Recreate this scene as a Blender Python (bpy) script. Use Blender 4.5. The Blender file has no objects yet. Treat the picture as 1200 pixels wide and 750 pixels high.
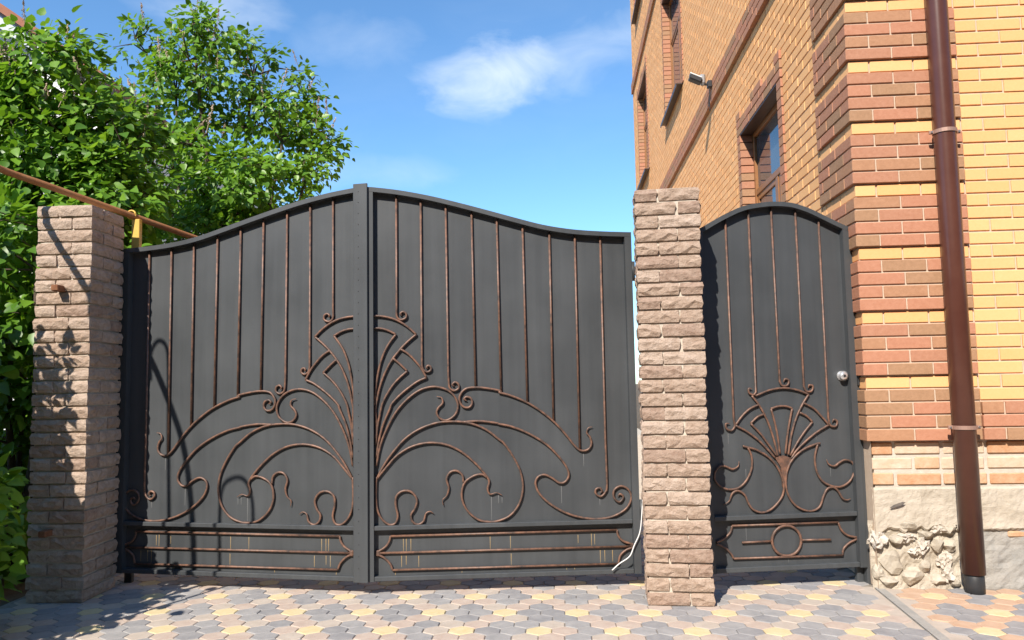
import bpy, math, random
import numpy as np
from mathutils import Vector, Matrix
random.seed(7); rng = np.random.default_rng(11)
R = math.radians
scene = bpy.context.scene
COL = scene.collection

# ------------------------------------------------------------------ camera, sky, sun, exposure
F_PX, PITCH, ROLL, CAM_H = 900.0, R(4.75), R(-1.04), 1.22
cp, sp, cr, sr = math.cos(PITCH), math.sin(PITCH), math.cos(ROLL), math.sin(ROLL)
fwd = Vector((0, cp, sp)); up0 = Vector((0, -sp, cp)); rt0 = Vector((1, 0, 0))
rgt = cr*rt0 + sr*up0; upv = -sr*rt0 + cr*up0
cam = bpy.data.cameras.new('camera'); cam_o = bpy.data.objects.new('camera', cam); COL.objects.link(cam_o)
M3 = Matrix((rgt, upv, -fwd)).transposed()
cam_o.matrix_world = Matrix.Translation((0, 0, CAM_H)) @ M3.to_4x4()
cam.sensor_width = 36; cam.lens = 36*F_PX/1200; cam.clip_end = 2000; cam.clip_start = .05
scene.camera = cam_o
scene.render.resolution_x = 1024; scene.render.resolution_y = 640

SUN_EL, SUN_AZ = R(41), R(26.5)           # sun stands behind and to the left of the camera
sun_to = Vector((-math.sin(SUN_AZ)*math.cos(SUN_EL), -math.cos(SUN_AZ)*math.cos(SUN_EL), math.sin(SUN_EL)))
sl = bpy.data.lights.new('sun', 'SUN'); sl.energy = 5.0; sl.angle = R(.5); sl.color = (1, .93, .83)
so = bpy.data.objects.new('sun', sl); COL.objects.link(so); so.location = (-4, -8, 9)
so.rotation_euler = sun_to.to_track_quat('Z', 'Y').to_euler()

w = bpy.data.worlds.new('World'); scene.world = w; w.use_nodes = True
nt = w.node_tree; nt.nodes.clear()
def N(t, tree=None, **kw):
    n = (tree or nt).nodes.new(t)
    for k, v in kw.items():
        if isinstance(k, str) and hasattr(n, k): setattr(n, k, v)
    return n
out = N('ShaderNodeOutputWorld'); bg = N('ShaderNodeBackground'); sky = N('ShaderNodeTexSky')
sky.sky_type = 'NISHITA'; sky.sun_disc = False; sky.sun_elevation = SUN_EL
sky.sun_rotation = math.atan2(sun_to.x, sun_to.y) % (2*math.pi)
sky.altitude = 100; sky.air_density = 1.0; sky.dust_density = .1; sky.ozone_density = 1.0
bg.inputs['Strength'].default_value = .10
def math_n(op, a, b=None, c=None, clamp=False, tree=None):
    t = tree or nt; n = t.nodes.new('ShaderNodeMath'); n.operation = op; n.use_clamp = clamp
    for i, v in enumerate((a, b, c)):
        if v is None: continue
        if isinstance(v, (int, float)): n.inputs[i].default_value = v
        else: t.links.new(v, n.inputs[i])
    return n.outputs[0]
def dot_n(vec, d):
    n = N('ShaderNodeVectorMath'); n.operation = 'DOT_PRODUCT'; nt.links.new(vec, n.inputs[0]); n.inputs[1].default_value = d
    return n.outputs['Value']
tc = N('ShaderNodeTexCoord'); dirv = tc.outputs['Generated']
# thin drifting cloud: soft patches (tangent-plane ellipses in the sky) broken up by noise
nz = N('ShaderNodeTexNoise'); nz.inputs['Scale'].default_value = 9; nz.inputs['Detail'].default_value = 8; nz.inputs['Roughness'].default_value = .55; nz.inputs['Distortion'].default_value = .6
mp = N('ShaderNodeMapping'); mp.inputs['Scale'].default_value = (1, 1, 2.2); mp.inputs['Rotation'].default_value = (0, .35, 0)
nt.links.new(dirv, mp.inputs[0]); nt.links.new(mp.outputs[0], nz.inputs['Vector'])
def patch(px, py, a, b, tilt, gain, soft):
    d0 = (fwd + rgt*(px-600)/F_PX - upv*(py-375)/F_PX).normalized()
    e1 = Vector((0, 0, 1)).cross(d0)*-1; e1.normalize(); e2 = e1.cross(d0); e2 = e2 if e2.z > 0 else -e2
    t1 = e1*math.cos(tilt)+e2*math.sin(tilt); t2 = -e1*math.sin(tilt)+e2*math.cos(tilt)
    u = math_n('DIVIDE', dot_n(dirv, t1), a); v = math_n('DIVIDE', dot_n(dirv, t2), b)
    r2 = math_n('ADD', math_n('MULTIPLY', u, u), math_n('MULTIPLY', v, v))
    front = math_n('GREATER_THAN', dot_n(dirv, d0), 0)
    body = math_n('SUBTRACT', 1.0, math_n('SQRT', r2))                # 1 in the middle, 0 on the rim
    nn = math_n('MULTIPLY', math_n('SUBTRACT', nz.outputs['Fac'], .5), 2.6)
    m = math_n('MULTIPLY', math_n('ADD', body, nn), soft, clamp=True)
    m = math_n('MULTIPLY', m, math_n('MULTIPLY', math_n('ADD', body, .55), 1.3, clamp=True), clamp=True)
    return math_n('MULTIPLY', math_n('MULTIPLY', m, gain), front)
masks = [patch(588, 86, .105, .050, R(14), .55, .9), patch(690, 62, .16, .050, R(14), .36, .7), patch(440, 205, .10, .028, R(3), .26, .6),
         patch(425, 45, .10, .035, R(10), .16, .9), patch(800, 20, .5, .12, R(8), .06, .5), patch(255, 10, .08, .06, R(0), .35, .7)]
m = masks[0]
for k in masks[1:]: m = math_n('MAXIMUM', m, k)
grade = N('ShaderNodeMix'); grade.data_type = 'RGBA'; grade.blend_type = 'MULTIPLY'; grade.inputs['Factor'].default_value = 1
nt.links.new(sky.outputs[0], grade.inputs[6]); grade.inputs[7].default_value = (.86, 1.25, 1.52, 1)
cm = N('ShaderNodeMix'); cm.data_type = 'RGBA'; nt.links.new(m, cm.inputs['Factor'])
nt.links.new(grade.outputs[2], cm.inputs[6]); cm.inputs[7].default_value = (8.0, 8.6, 9.0, 1)
nt.links.new(cm.outputs[2], bg.inputs['Color']); nt.links.new(bg.outputs[0], out.inputs[0])

scene.view_settings.view_transform = 'Standard'; scene.view_settings.look = 'None'
scene.view_settings.gamma = 1; scene.view_settings.exposure = .58; scene.view_settings.use_curve_mapping = False
scene.render.engine = 'CYCLES'

# ------------------------------------------------------------------ projection (used only to choose which repeats show largest)
def project(p):
    d = Vector(p)-Vector((0, 0, CAM_H)); z = d.dot(fwd)
    if z < .05: return None
    return 600+F_PX*d.dot(rgt)/z, 375-F_PX*d.dot(upv)/z, z
def in_frame(p, m=10):
    q = project(p)
    return q is not None and -m < q[0] < 1200+m and -m < q[1] < 750+m

# ------------------------------------------------------------------ materials
def mat(name, base, rough=.7, spec=.3, metal=0, noise=None, bump=None, stops=None, scale=20, detail=6, transl=0, coat=0):
    """procedural principled material; stops = second colour mixed by noise, bump = (scale, strength, distance)"""
    mm = bpy.data.materials.new(name); mm.use_nodes = True; t = mm.node_tree
    b = t.nodes['Principled BSDF']; b.inputs['Roughness'].default_value = rough
    b.inputs['Specular IOR Level'].default_value = spec; b.inputs['Metallic'].default_value = metal; b.inputs['Coat Weight'].default_value = coat
    b.inputs['Base Color'].default_value = (*base, 1)
    co = t.nodes.new('ShaderNodeTexCoord')
    geo = t.nodes.new('ShaderNodeNewGeometry')
    pos = geo.outputs['Position']
    if stops:
        nzz = t.nodes.new('ShaderNodeTexNoise'); nzz.inputs['Scale'].default_value = scale; nzz.inputs['Detail'].default_value = detail; nzz.inputs['Roughness'].default_value = .65
        t.links.new(pos, nzz.inputs['Vector'])
        rmp = t.nodes.new('ShaderNodeValToRGB'); rmp.color_ramp.elements[0].position = .3; rmp.color_ramp.elements[1].position = .7
        rmp.color_ramp.elements[0].color = (*base, 1); rmp.color_ramp.elements[1].color = (*stops, 1)
        t.links.new(nzz.outputs['Fac'], rmp.inputs[0]); t.links.new(rmp.outputs[0], b.inputs['Base Color'])
    if bump:
        nb = t.nodes.new('ShaderNodeTexNoise'); nb.inputs['Scale'].default_value = bump[0]; nb.inputs['Detail'].default_value = 8; nb.inputs['Roughness'].default_value = .7
        t.links.new(pos, nb.inputs['Vector'])
        bp = t.nodes.new('ShaderNodeBump'); bp.inputs['Strength'].default_value = bump[1]; bp.inputs['Distance'].default_value = bump[2]
        t.links.new(nb.outputs['Fac'], bp.inputs['Height']); t.links.new(bp.outputs[0], b.inputs['Normal'])
    if transl:
        tr = t.nodes.new('ShaderNodeBsdfTranslucent'); mx = t.nodes.new('ShaderNodeMixShader'); mx.inputs[0].default_value = transl
        tr.inputs['Color'].default_value = (base[0]*1.5, base[1]*1.35, base[2]*.7, 1)
        o = t.nodes['Material Output']
        t.links.new(b.outputs[0], mx.inputs[1]); t.links.new(tr.outputs[0], mx.inputs[2]); t.links.new(mx.outputs[0], o.inputs[0])
    return mm
MT = {}
REDS = [('red_a', (.43, .19, .112), (.50, .24, .15)), ('red_b', (.40, .185, .11), (.47, .235, .148)), ('red_c', (.38, .195, .108), (.46, .245, .142)), ('red_d', (.335, .19, .106), (.42, .24, .14))]
for n, a, b in REDS: MT[n] = mat('brick_'+n, a, .85, .2, stops=b, scale=45, bump=(110, .55, .004))
for n, a, b in [('yel_a', (.80, .42, .175), (.84, .452, .20)), ('yel_b', (.775, .40, .16), (.82, .432, .185)), ('yel_c', (.82, .442, .19), (.86, .475, .215))]:
    MT[n] = mat('brick_'+n, a, .75, .25, stops=b, scale=60, bump=(160, .25, .002))
for n, a, b in [('stone_a', (.34, .235, .172), (.50, .38, .295)), ('stone_b', (.29, .19, .14), (.45, .33, .255)), ('stone_c', (.39, .285, .215), (.55, .43, .345))]:
    MT[n] = mat('split_'+n, a, .9, .15, stops=b, scale=30, detail=10, bump=(48, 1.0, .014))
for n, a, b in [('old_a', (.52, .29, .15), (.62, .44, .30)), ('old_b', (.56, .40, .27), (.66, .53, .41)), ('old_c', (.48, .24, .12), (.58, .37, .23))]:
    MT[n] = mat('brick_'+n, a, .9, .15, stops=b, scale=16, bump=(60, .8, .006))
MT['mortar'] = mat('mortar', (.52, .40, .30), .95, .1, stops=(.60, .48, .37), scale=30, bump=(90, .5, .004))
MT['mortar_light'] = mat('mortar_light', (.50, .43, .35), .95, .1, stops=(.60, .54, .46), scale=24, bump=(60, .7, .006))
MT['tile_grey'] = mat('tile_grey', (.23, .222, .225), .9, .15, stops=(.33, .315, .305), scale=14, detail=10, bump=(120, .5, .003))
MT['tile_grey_b'] = mat('tile_grey_b', (.27, .26, .255), .9, .15, stops=(.37, .35, .335), scale=14, detail=10, bump=(120, .5, .003))
MT['tile_pink'] = mat('tile_pink', (.42, .32, .26), .9, .15, stops=(.51, .42, .35), scale=14, detail=10, bump=(120, .5, .003))
MT['tile_tan'] = mat('tile_tan', (.41, .345, .285), .9, .15, stops=(.51, .435, .365), scale=14, detail=10, bump=(120, .5, .003))
MT['tile_yellow'] = mat('tile_yellow', (.58, .45, .235), .9, .15, stops=(.62, .53, .34), scale=18, detail=10, bump=(120, .5, .003))
MT['tile_orange'] = mat('tile_orange', (.46, .29, .19), .9, .15, stops=(.54, .385, .275), scale=14, detail=10, bump=(120, .5, .003))
MT['joint'] = mat('joint_sand', (.22, .19, .16), .95, .1, stops=(.33, .29, .25), scale=40, bump=(150, .6, .004))
MT['soil'] = mat('soil', (.10, .075, .05), .95, .1, stops=(.17, .13, .09), scale=6, bump=(30, .8, .02))
MT['concrete'] = mat('concrete', (.44, .38, .30), .95, .1, stops=(.56, .49, .40), scale=7, detail=10, bump=(45, .8, .01))
MT['concrete_grey'] = mat('concrete_grey', (.30, .285, .26), .95, .1, stops=(.42, .39, .35), scale=8, detail=10, bump=(45, .8, .01))
MT['rock'] = mat('rubble_stone', (.34, .285, .215), .95, .1, stops=(.58, .52, .43), scale=11, detail=10, bump=(40, .9, .012))
MT['foam'] = mat('white_mortar', (.66, .61, .54), .9, .2, stops=(.46, .39, .31), scale=16, bump=(40, .9, .012))
MT['frame_wood'] = mat('window_wood', (.33, .15, .055), .45, .4, stops=(.27, .115, .04), scale=20)
MT['pvc_white'] = mat('white_strip', (.75, .75, .74), .5, .4)
MT['glass'] = mat('window_glass', (.05, .065, .08), .04, .9)
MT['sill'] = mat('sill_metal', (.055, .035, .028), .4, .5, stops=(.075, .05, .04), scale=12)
MT['pipe_brown'] = mat('downpipe_paint', (.082, .028, .019), .28, .5, stops=(.10, .037, .025), scale=9, bump=(25, .06, .004))
MT['bracket'] = mat('bracket_metal', (.36, .22, .17), .5, .5, metal=.3)
MT['screw'] = mat('zinc', (.6, .6, .6), .35, .5, metal=.9)
MT['black'] = mat('black_plastic', (.03, .03, .032), .45, .4)
MT['lamp_grey'] = mat('lamp_grey', (.33, .34, .35), .4, .5, metal=.4)
MT['rust_pipe'] = mat('rust_paint', (.30, .115, .045), .75, .3, stops=(.42, .21, .09), scale=14, bump=(40, .4, .003))
MT['gas_yellow'] = mat('yellow_paint', (.72, .47, .09), .55, .4, stops=(.60, .34, .06), scale=14)
MT['rust'] = mat('rust', (.16, .065, .035), .85, .2, stops=(.26, .12, .06), scale=30, bump=(60, .6, .003))
MT['chrome'] = mat('chrome', (.80, .80, .80), .25, .6, metal=.7)
MT['soot'] = mat('soot', (.20, .17, .14), .95, .1, stops=(.10, .09, .085), scale=60)
MT['cable'] = mat('white_cable', (.75, .74, .72), .5, .4)
MT['bark'] = mat('bark', (.075, .055, .042), .9, .2, stops=(.13, .10, .08), scale=25, bump=(40, .9, .01))
MT['twig_dead'] = mat('dry_flower', (.32, .23, .16), .9, .1, stops=(.48, .38, .28), scale=40)
MT['white_wall'] = mat('white_wall', (.72, .71, .69), .85, .2, stops=(.78, .77, .75), scale=3)
MT['roof_brown'] = mat('brown_roof', (.24, .085, .045), .7, .3, stops=(.30, .12, .065), scale=5)
MT['drip_white'] = mat('lime_streak', (.20, .20, .20), .9, .1)
MT['drip_rust'] = mat('rust_streak', (.36, .22, .08), .9, .1, stops=(.30, .26, .18), scale=60)
GREENS = []
for i, (a, tr) in enumerate([((.125, .265, .024), .38), ((.18, .345, .034), .42), ((.08, .185, .018), .34)]):
    GREENS.append(mat('leaf_green_%s' % 'abc'[i], a, .40, .45, transl=tr))

def gate_paint():
    mm = bpy.data.materials.new('gate_paint'); mm.use_nodes = True; t = mm.node_tree; b = t.nodes['Principled BSDF']
    g = t.nodes.new('ShaderNodeNewGeometry'); pos = g.outputs['Position']
    n1 = t.nodes.new('ShaderNodeTexNoise'); n1.inputs['Scale'].default_value = 2.2; n1.inputs['Detail'].default_value = 7
    mpv = t.nodes.new('ShaderNodeMapping'); mpv.inputs['Scale'].default_value = (22, 22, .9)
    n2 = t.nodes.new('ShaderNodeTexNoise'); n2.inputs['Scale'].default_value = 1; n2.inputs['Detail'].default_value = 6
    t.links.new(pos, n1.inputs['Vector']); t.links.new(pos, mpv.inputs[0]); t.links.new(mpv.outputs[0], n2.inputs['Vector'])
    ad = math_n('ADD', math_n('MULTIPLY', n1.outputs['Fac'], .6, tree=t), math_n('MULTIPLY', n2.outputs['Fac'], .4, tree=t), tree=t)
    r = t.nodes.new('ShaderNodeValToRGB'); r.color_ramp.elements[0].position = .36; r.color_ramp.elements[1].position = .66
    r.color_ramp.elements[0].color = (.047, .051, .055, 1); r.color_ramp.elements[1].color = (.070, .075, .080, 1)
    t.links.new(ad, r.inputs[0]); t.links.new(r.outputs[0], b.inputs['Base Color'])
    rr = t.nodes.new('ShaderNodeMapRange'); rr.inputs[3].default_value = .38; rr.inputs[4].default_value = .58
    t.links.new(n1.outputs['Fac'], rr.inputs[0]); t.links.new(rr.outputs[0], b.inputs['Roughness'])
    b.inputs['Specular IOR Level'].default_value = .4
    n3 = t.nodes.new('ShaderNodeTexNoise'); n3.inputs['Scale'].default_value = 3.5; n3.inputs['Detail'].default_value = 2; t.links.new(pos, n3.inputs['Vector'])
    bp = t.nodes.new('ShaderNodeBump'); bp.inputs['Strength'].default_value = .12; bp.inputs['Distance'].default_value = .02
    t.links.new(n3.outputs['Fac'], bp.inputs['Height']); t.links.new(bp.outputs[0], b.inputs['Normal'])
    return mm
MT['gate'] = gate_paint()
def iron():
    mm = bpy.data.materials.new('copper_patina_iron'); mm.use_nodes = True; t = mm.node_tree; b = t.nodes['Principled BSDF']
    g = t.nodes.new('ShaderNodeNewGeometry')
    n1 = t.nodes.new('ShaderNodeTexNoise'); n1.inputs['Scale'].default_value = 26; n1.inputs['Detail'].default_value = 8; n1.inputs['Roughness'].default_value = .7
    t.links.new(g.outputs['Position'], n1.inputs['Vector'])
    r = t.nodes.new('ShaderNodeValToRGB'); r.color_ramp.elements[0].position = .34; r.color_ramp.elements[1].position = .66
    r.color_ramp.elements[0].color = (.058, .042, .036, 1); r.color_ramp.elements[1].color = (.235, .118, .076, 1)
    t.links.new(n1.outputs['Fac'], r.inputs[0]); t.links.new(r.outputs[0], b.inputs['Base Color'])
    b.inputs['Roughness'].default_value = .48; b.inputs['Metallic'].default_value = .1; b.inputs['Specular IOR Level'].default_value = .5
    return mm
MT['iron'] = iron()

# ------------------------------------------------------------------ mesh helpers
def link(o, parent=None):
    COL.objects.link(o)
    if parent is not None: o.parent = parent
    return o
def tag(o, label=None, cat=None, group=None, kind=None):
    if label: o['label'] = label
    if cat: o['category'] = cat
    if group: o['group'] = group
    if kind: o['kind'] = kind
    return o
def empty(name, loc=(0, 0, 0), rz=0, parent=None):
    o = bpy.data.objects.new(name, None); o.location = loc; o.rotation_euler = (0, 0, rz); o.empty_display_size = .1
    return link(o, parent)
class MB:
    def __init__(s): s.v = []; s.f = []; s.m = []
    def add(s, verts, faces, mi=0):
        k = len(s.v); s.v += [tuple(p) for p in verts]; s.f += [tuple(i+k for i in f) for f in faces]; s.m += [mi]*len(faces); return s
    def box(s, x0, x1, y0, y1, z0, z1, mi=0, c=0):
        if c <= 0:
            return s.add([(x0, y0, z0), (x1, y0, z0), (x1, y1, z0), (x0, y1, z0), (x0, y0, z1), (x1, y0, z1), (x1, y1, z1), (x0, y1, z1)],
                         [(0, 3, 2, 1), (4, 5, 6, 7), (0, 1, 5, 4), (1, 2, 6, 5), (2, 3, 7, 6), (3, 0, 4, 7)], mi)
        # chamfered box: three vertices per corner
        vs = []; idx = {}
        for i, x in enumerate((x0, x1)):
            for j, y in enumerate((y0, y1)):
                for k, z in enumerate((z0, z1)):
                    sx, sy, sz = (1, -1)[i], (1, -1)[j], (1, -1)[k]
                    for ax in range(3):
                        idx[i, j, k, ax] = len(vs)
                        vs.append((x+(0 if ax == 0 else sx*c), y+(0 if ax == 1 else sy*c), z+(0 if ax == 2 else sz*c)))
        fs = []
        def q(*a): fs.append([idx[t] for t in a])
        for i in (0, 1): q((i, 0, 0, 0), (i, 1, 0, 0), (i, 1, 1, 0), (i, 0, 1, 0)); q((0, i, 0, 1), (1, i, 0, 1), (1, i, 1, 1), (0, i, 1, 1)); q((0, 0, i, 2), (1, 0, i, 2), (1, 1, i, 2), (0, 1, i, 2))
        for a in (0, 1):
            for b in (0, 1):
                q((a, b, 0, 0), (a, b, 1, 0), (a, b, 1, 1), (a, b, 0, 1)); q((a, 0, b, 0), (a, 1, b, 0), (a, 1, b, 2), (a, 0, b, 2)); q((0, a, b, 1), (1, a, b, 1), (1, a, b, 2), (0, a, b, 2))
        for i in (0, 1):
            for j in (0, 1):
                for k in (0, 1): q((i, j, k, 0), (i, j, k, 1), (i, j, k, 2))
        cen = Vector(((x0+x1)/2, (y0+y1)/2, (z0+z1)/2)); out = []
        for f in fs:
            p = [Vector(vs[t]) for t in f]; nn = (p[1]-p[0]).cross(p[2]-p[0])
            out.append(f if nn.dot(sum(p, Vector())/len(p)-cen) > 0 else f[::-1])
        return s.add(vs, out, mi)
    def tube(s, path, rad, n=8, mi=0, cap=True, flat=1.0):
        path = [Vector(p) for p in path]; L = len(path)
        rads = rad if isinstance(rad, (list, tuple)) else [rad]*L
        t0 = (path[1]-path[0]).normalized(); ref = Vector((0, 1, 0)) if abs(t0.y) < .9 else Vector((1, 0, 0))
        rings = []
        nrm = (ref - t0*ref.dot(t0)).normalized()
        for i, p in enumerate(path):
            t = (path[min(i+1, L-1)]-path[max(i-1, 0)]).normalized()
            nrm = nrm - t*nrm.dot(t)
            nrm = nrm.normalized() if nrm.length > 1e-6 else t.orthogonal().normalized()
            bi = t.cross(nrm)
            rings.append([p+(nrm*math.cos(2*math.pi*(k+.5)/n)*flat+bi*math.sin(2*math.pi*(k+.5)/n))*rads[i] for k in range(n)])
        vs = [v for r_ in rings for v in r_]
        fs = [(i*n+k, i*n+(k+1) % n, (i+1)*n+(k+1) % n, (i+1)*n+k) for i in range(L-1) for k in range(n)]
        if cap: fs += [tuple(range(n))[::-1], tuple((L-1)*n+k for k in range(n))]
        return s.add(vs, fs, mi)
    def mesh(s, name, mats, smooth=False):
        me = bpy.data.meshes.new(name); me.from_pydata(s.v, [], s.f)
        for mm in mats: me.materials.append(mm)
        if len(mats) > 1: me.polygons.foreach_set('material_index', s.m)
        if smooth: me.polygons.foreach_set('use_smooth', [True]*len(me.polygons))
        me.update(); return me
    def build(s, name, mats, parent=None, smooth=False):
        if not isinstance(mats, (list, tuple)): mats = [mats]
        return link(bpy.data.objects.new(name, s.mesh(name, mats, smooth)), parent)
def catmull(pts, sub=5):
    P = [Vector((*p, 0)) if len(p) == 2 else Vector(p) for p in pts]
    if len(P) < 3: return P
    P = [P[0]*2-P[1]]+P+[P[-1]*2-P[-2]]; o = []
    for i in range(1, len(P)-2):
        a, b, c, d = P[i-1:i+3]
        for k in range(sub):
            t = k/sub
            o.append(.5*((2*b)+(c-a)*t+(2*a-5*b+4*c-d)*t*t+(3*b-a-3*c+d)*t**3))
    o.append(P[-2]); return o
def icorock(mb, c, r, seed, mi=0, sub=2, amp=.28):
    import bmesh
    bm = bmesh.new(); bmesh.ops.create_icosphere(bm, subdivisions=sub, radius=1)
    g = random.Random(seed); dirs = [Vector((g.gauss(0, 1), g.gauss(0, 1), g.gauss(0, 1))).normalized() for _ in range(14)]; off = [g.uniform(.55, .95) for _ in dirs]
    vs = []
    for v in bm.verts:
        p = v.co.normalized(); k = 1.0
        for d, o_ in zip(dirs, off):
            dd = p.dot(d)
            if dd > .2: k = min(k, o_/dd)
        k *= 1+g.uniform(-amp, amp)*.35
        vs.append((c[0]+p.x*r[0]*k, c[1]+p.y*r[1]*k, c[2]+p.z*r[2]*k))
    mb.add(vs, [[v.index for v in f.verts] for f in bm.faces], mi); bm.free()

# ironwork centre lines, metres in the plane of the leaf / door
LEAF = {
 'c1a': [(0.002,1.646), (0.055,1.642), (0.113,1.629), (0.166,1.605), (0.215,1.571), (0.260,1.529)],
 'c1b': [(0.260,1.529), (0.210,1.487), (0.165,1.442), (0.120,1.386), (0.087,1.333), (0.058,1.268), (0.037,1.203), (0.022,1.130), (0.014,1.081), (0.018,0.989), (0.012,0.912)],
 'c2a': [(0.002,1.571), (0.047,1.568), (0.092,1.555), (0.137,1.531)],
 'c2b': [(0.137,1.531), (0.096,1.476), (0.067,1.423), (0.044,1.358), (0.028,1.285), (0.015,1.203), (0.006,1.106)],
 'c3a': [(0.165,1.442), (0.210,1.413), (0.251,1.371), (0.287,1.325), (0.319,1.267)],
 'c3b': [(0.319,1.267), (0.266,1.244), (0.208,1.204), (0.155,1.160), (0.110,1.112), (0.099,1.083), (0.060,0.994), (0.034,0.898), (0.017,0.797)],
 'c4a': [(0.120,1.386), (0.160,1.352), (0.205,1.308)],
 'c4b': [(0.205,1.308), (0.160,1.270), (0.119,1.226), (0.086,1.177), (0.057,1.121), (0.044,1.071), (0.025,0.976), (0.015,0.873)],
 'c5': [(0.017,0.746), (0.040,0.860), (0.079,0.962), (0.131,1.057), (0.196,1.133), (0.274,1.190), (0.351,1.211), (0.416,1.202), (0.468,1.173), (0.500,1.127), (0.506,1.082), (0.486,1.037), (0.440,1.009), (0.401,1.019), (0.379,1.052), (0.389,1.084), (0.415,1.112), (0.409,1.144), (0.380,1.153)],
 'c6': [(0.020,0.670), (0.059,0.745), (0.117,0.827), (0.194,0.908), (0.285,0.964), (0.388,0.996), (0.492,1.000), (0.583,0.987), (0.673,0.949), (0.750,0.889), (0.785,0.859), (0.842,0.771), (0.879,0.687), (0.890,0.597), (0.869,0.509), (0.816,0.440), (0.745,0.407), (0.677,0.402), (0.613,0.420), (0.550,0.479), (0.523,0.556), (0.539,0.632), (0.591,0.672), (0.643,0.683), (0.676,0.664)],
 'c7': [(0.020,0.670), (0.072,0.732), (0.142,0.807), (0.232,0.858), (0.336,0.877), (0.439,0.862), (0.528,0.817), (0.605,0.751), (0.662,0.686), (0.688,0.641), (0.678,0.596), (0.693,0.564), (0.732,0.572), (0.764,0.556)],
 'c8': [(0.535,0.638), (0.527,0.683), (0.495,0.707), (0.456,0.700), (0.434,0.660), (0.446,0.609), (0.435,0.564), (0.409,0.537), (0.413,0.505)],
 'c9': [(0.019,0.682), (0.015,0.594), (0.020,0.506), (0.045,0.442), (0.089,0.403), (0.127,0.408), (0.143,0.452), (0.131,0.515), (0.135,0.566), (0.173,0.596), (0.224,0.589), (0.256,0.544), (0.245,0.493), (0.221,0.456), (0.229,0.418), (0.261,0.398), (0.295,0.416), (0.309,0.460), (0.334,0.472), (0.355,0.459)],
 'c10': [(0.561,1.123), (0.545,1.133), (0.559,1.147), (0.585,1.138), (0.593,1.110), (0.575,1.084), (0.541,1.087), (0.519,1.118), (0.520,1.156), (0.553,1.194), (0.612,1.203), (0.690,1.195), (0.768,1.178), (0.757,1.170), (0.823,1.151), (0.926,1.106), (1.017,1.046), (1.094,0.979), (1.158,0.906), (1.209,0.840), (1.248,0.810), (1.288,0.815), (1.311,0.847), (1.303,0.890), (1.284,0.917), (1.295,0.945), (1.320,0.951)],
 'c11': [(0.531,0.996), (0.635,1.000), (0.739,0.986), (0.754,0.980), (0.832,0.962), (0.936,0.917), (1.039,0.851), (1.116,0.771), (1.160,0.706), (1.168,0.661), (1.145,0.626), (1.110,0.621), (1.067,0.651), (1.022,0.671), (0.983,0.659), (0.966,0.621), (0.987,0.563), (1.044,0.504), (1.134,0.448), (1.238,0.412), (1.342,0.401), (1.434,0.415), (1.514,0.460), (1.545,0.523), (1.524,0.575), (1.479,0.592), (1.441,0.567), (1.441,0.522), (1.473,0.498), (1.497,0.528), (1.477,0.545), (1.462,0.532)],
 'r1': [(0.144,2.382), (0.143,1.695), (0.142,1.654), (0.150,1.629), (0.172,1.619), (0.199,1.632), (0.199,1.657), (0.180,1.668), (0.165,1.655), (0.174,1.645)],
 'r2': [(0.293,2.357), (0.293,1.379), (0.294,1.337), (0.303,1.313), (0.325,1.301), (0.346,1.312), (0.345,1.332), (0.329,1.339), (0.321,1.327), (0.329,1.321)],
 'r3': [(0.446,2.329), (0.451,1.277), (0.456,1.212), (0.469,1.192), (0.491,1.186), (0.513,1.201), (0.510,1.227), (0.489,1.236), (0.475,1.221), (0.487,1.211)],
 'r4': [(0.604,2.291), (0.614,1.209)],
 'r5': [(0.759,2.248), (0.768,1.174)],
 'r6': [(0.918,2.200), (0.926,1.110)],
 'r7': [(1.083,2.160), (1.083,0.995)],
 'r8': [(1.241,2.134), (1.239,0.818)],
 'r9': [(1.399,2.111), (1.397,0.869), (1.399,0.610), (1.388,0.559), (1.359,0.534), (1.330,0.552), (1.331,0.577), (1.356,0.584), (1.367,0.564), (1.352,0.556)],
 'k_top': [(0.099,0.334), (1.452,0.333)],
 'k_bot': [(0.111,0.138), (1.455,0.134)],
 'k_mid': [(0.025,0.238), (1.546,0.234)],
 'k_lt': [(0.099,0.334), (0.092,0.305), (0.069,0.273), (0.025,0.246)],
 'k_lb': [(0.025,0.231), (0.062,0.210), (0.095,0.177), (0.111,0.138)],
 'k_rt': [(1.452,0.333), (1.458,0.302), (1.485,0.268), (1.546,0.245)],
 'k_rb': [(1.546,0.228), (1.504,0.213), (1.468,0.182), (1.455,0.134)],
 'top': [(-0.013,2.433), (0.160,2.412), (0.350,2.376), (0.523,2.333), (0.696,2.286), (0.870,2.237), (1.044,2.191), (1.220,2.162), (1.396,2.148), (1.573,2.141)]}
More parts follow.
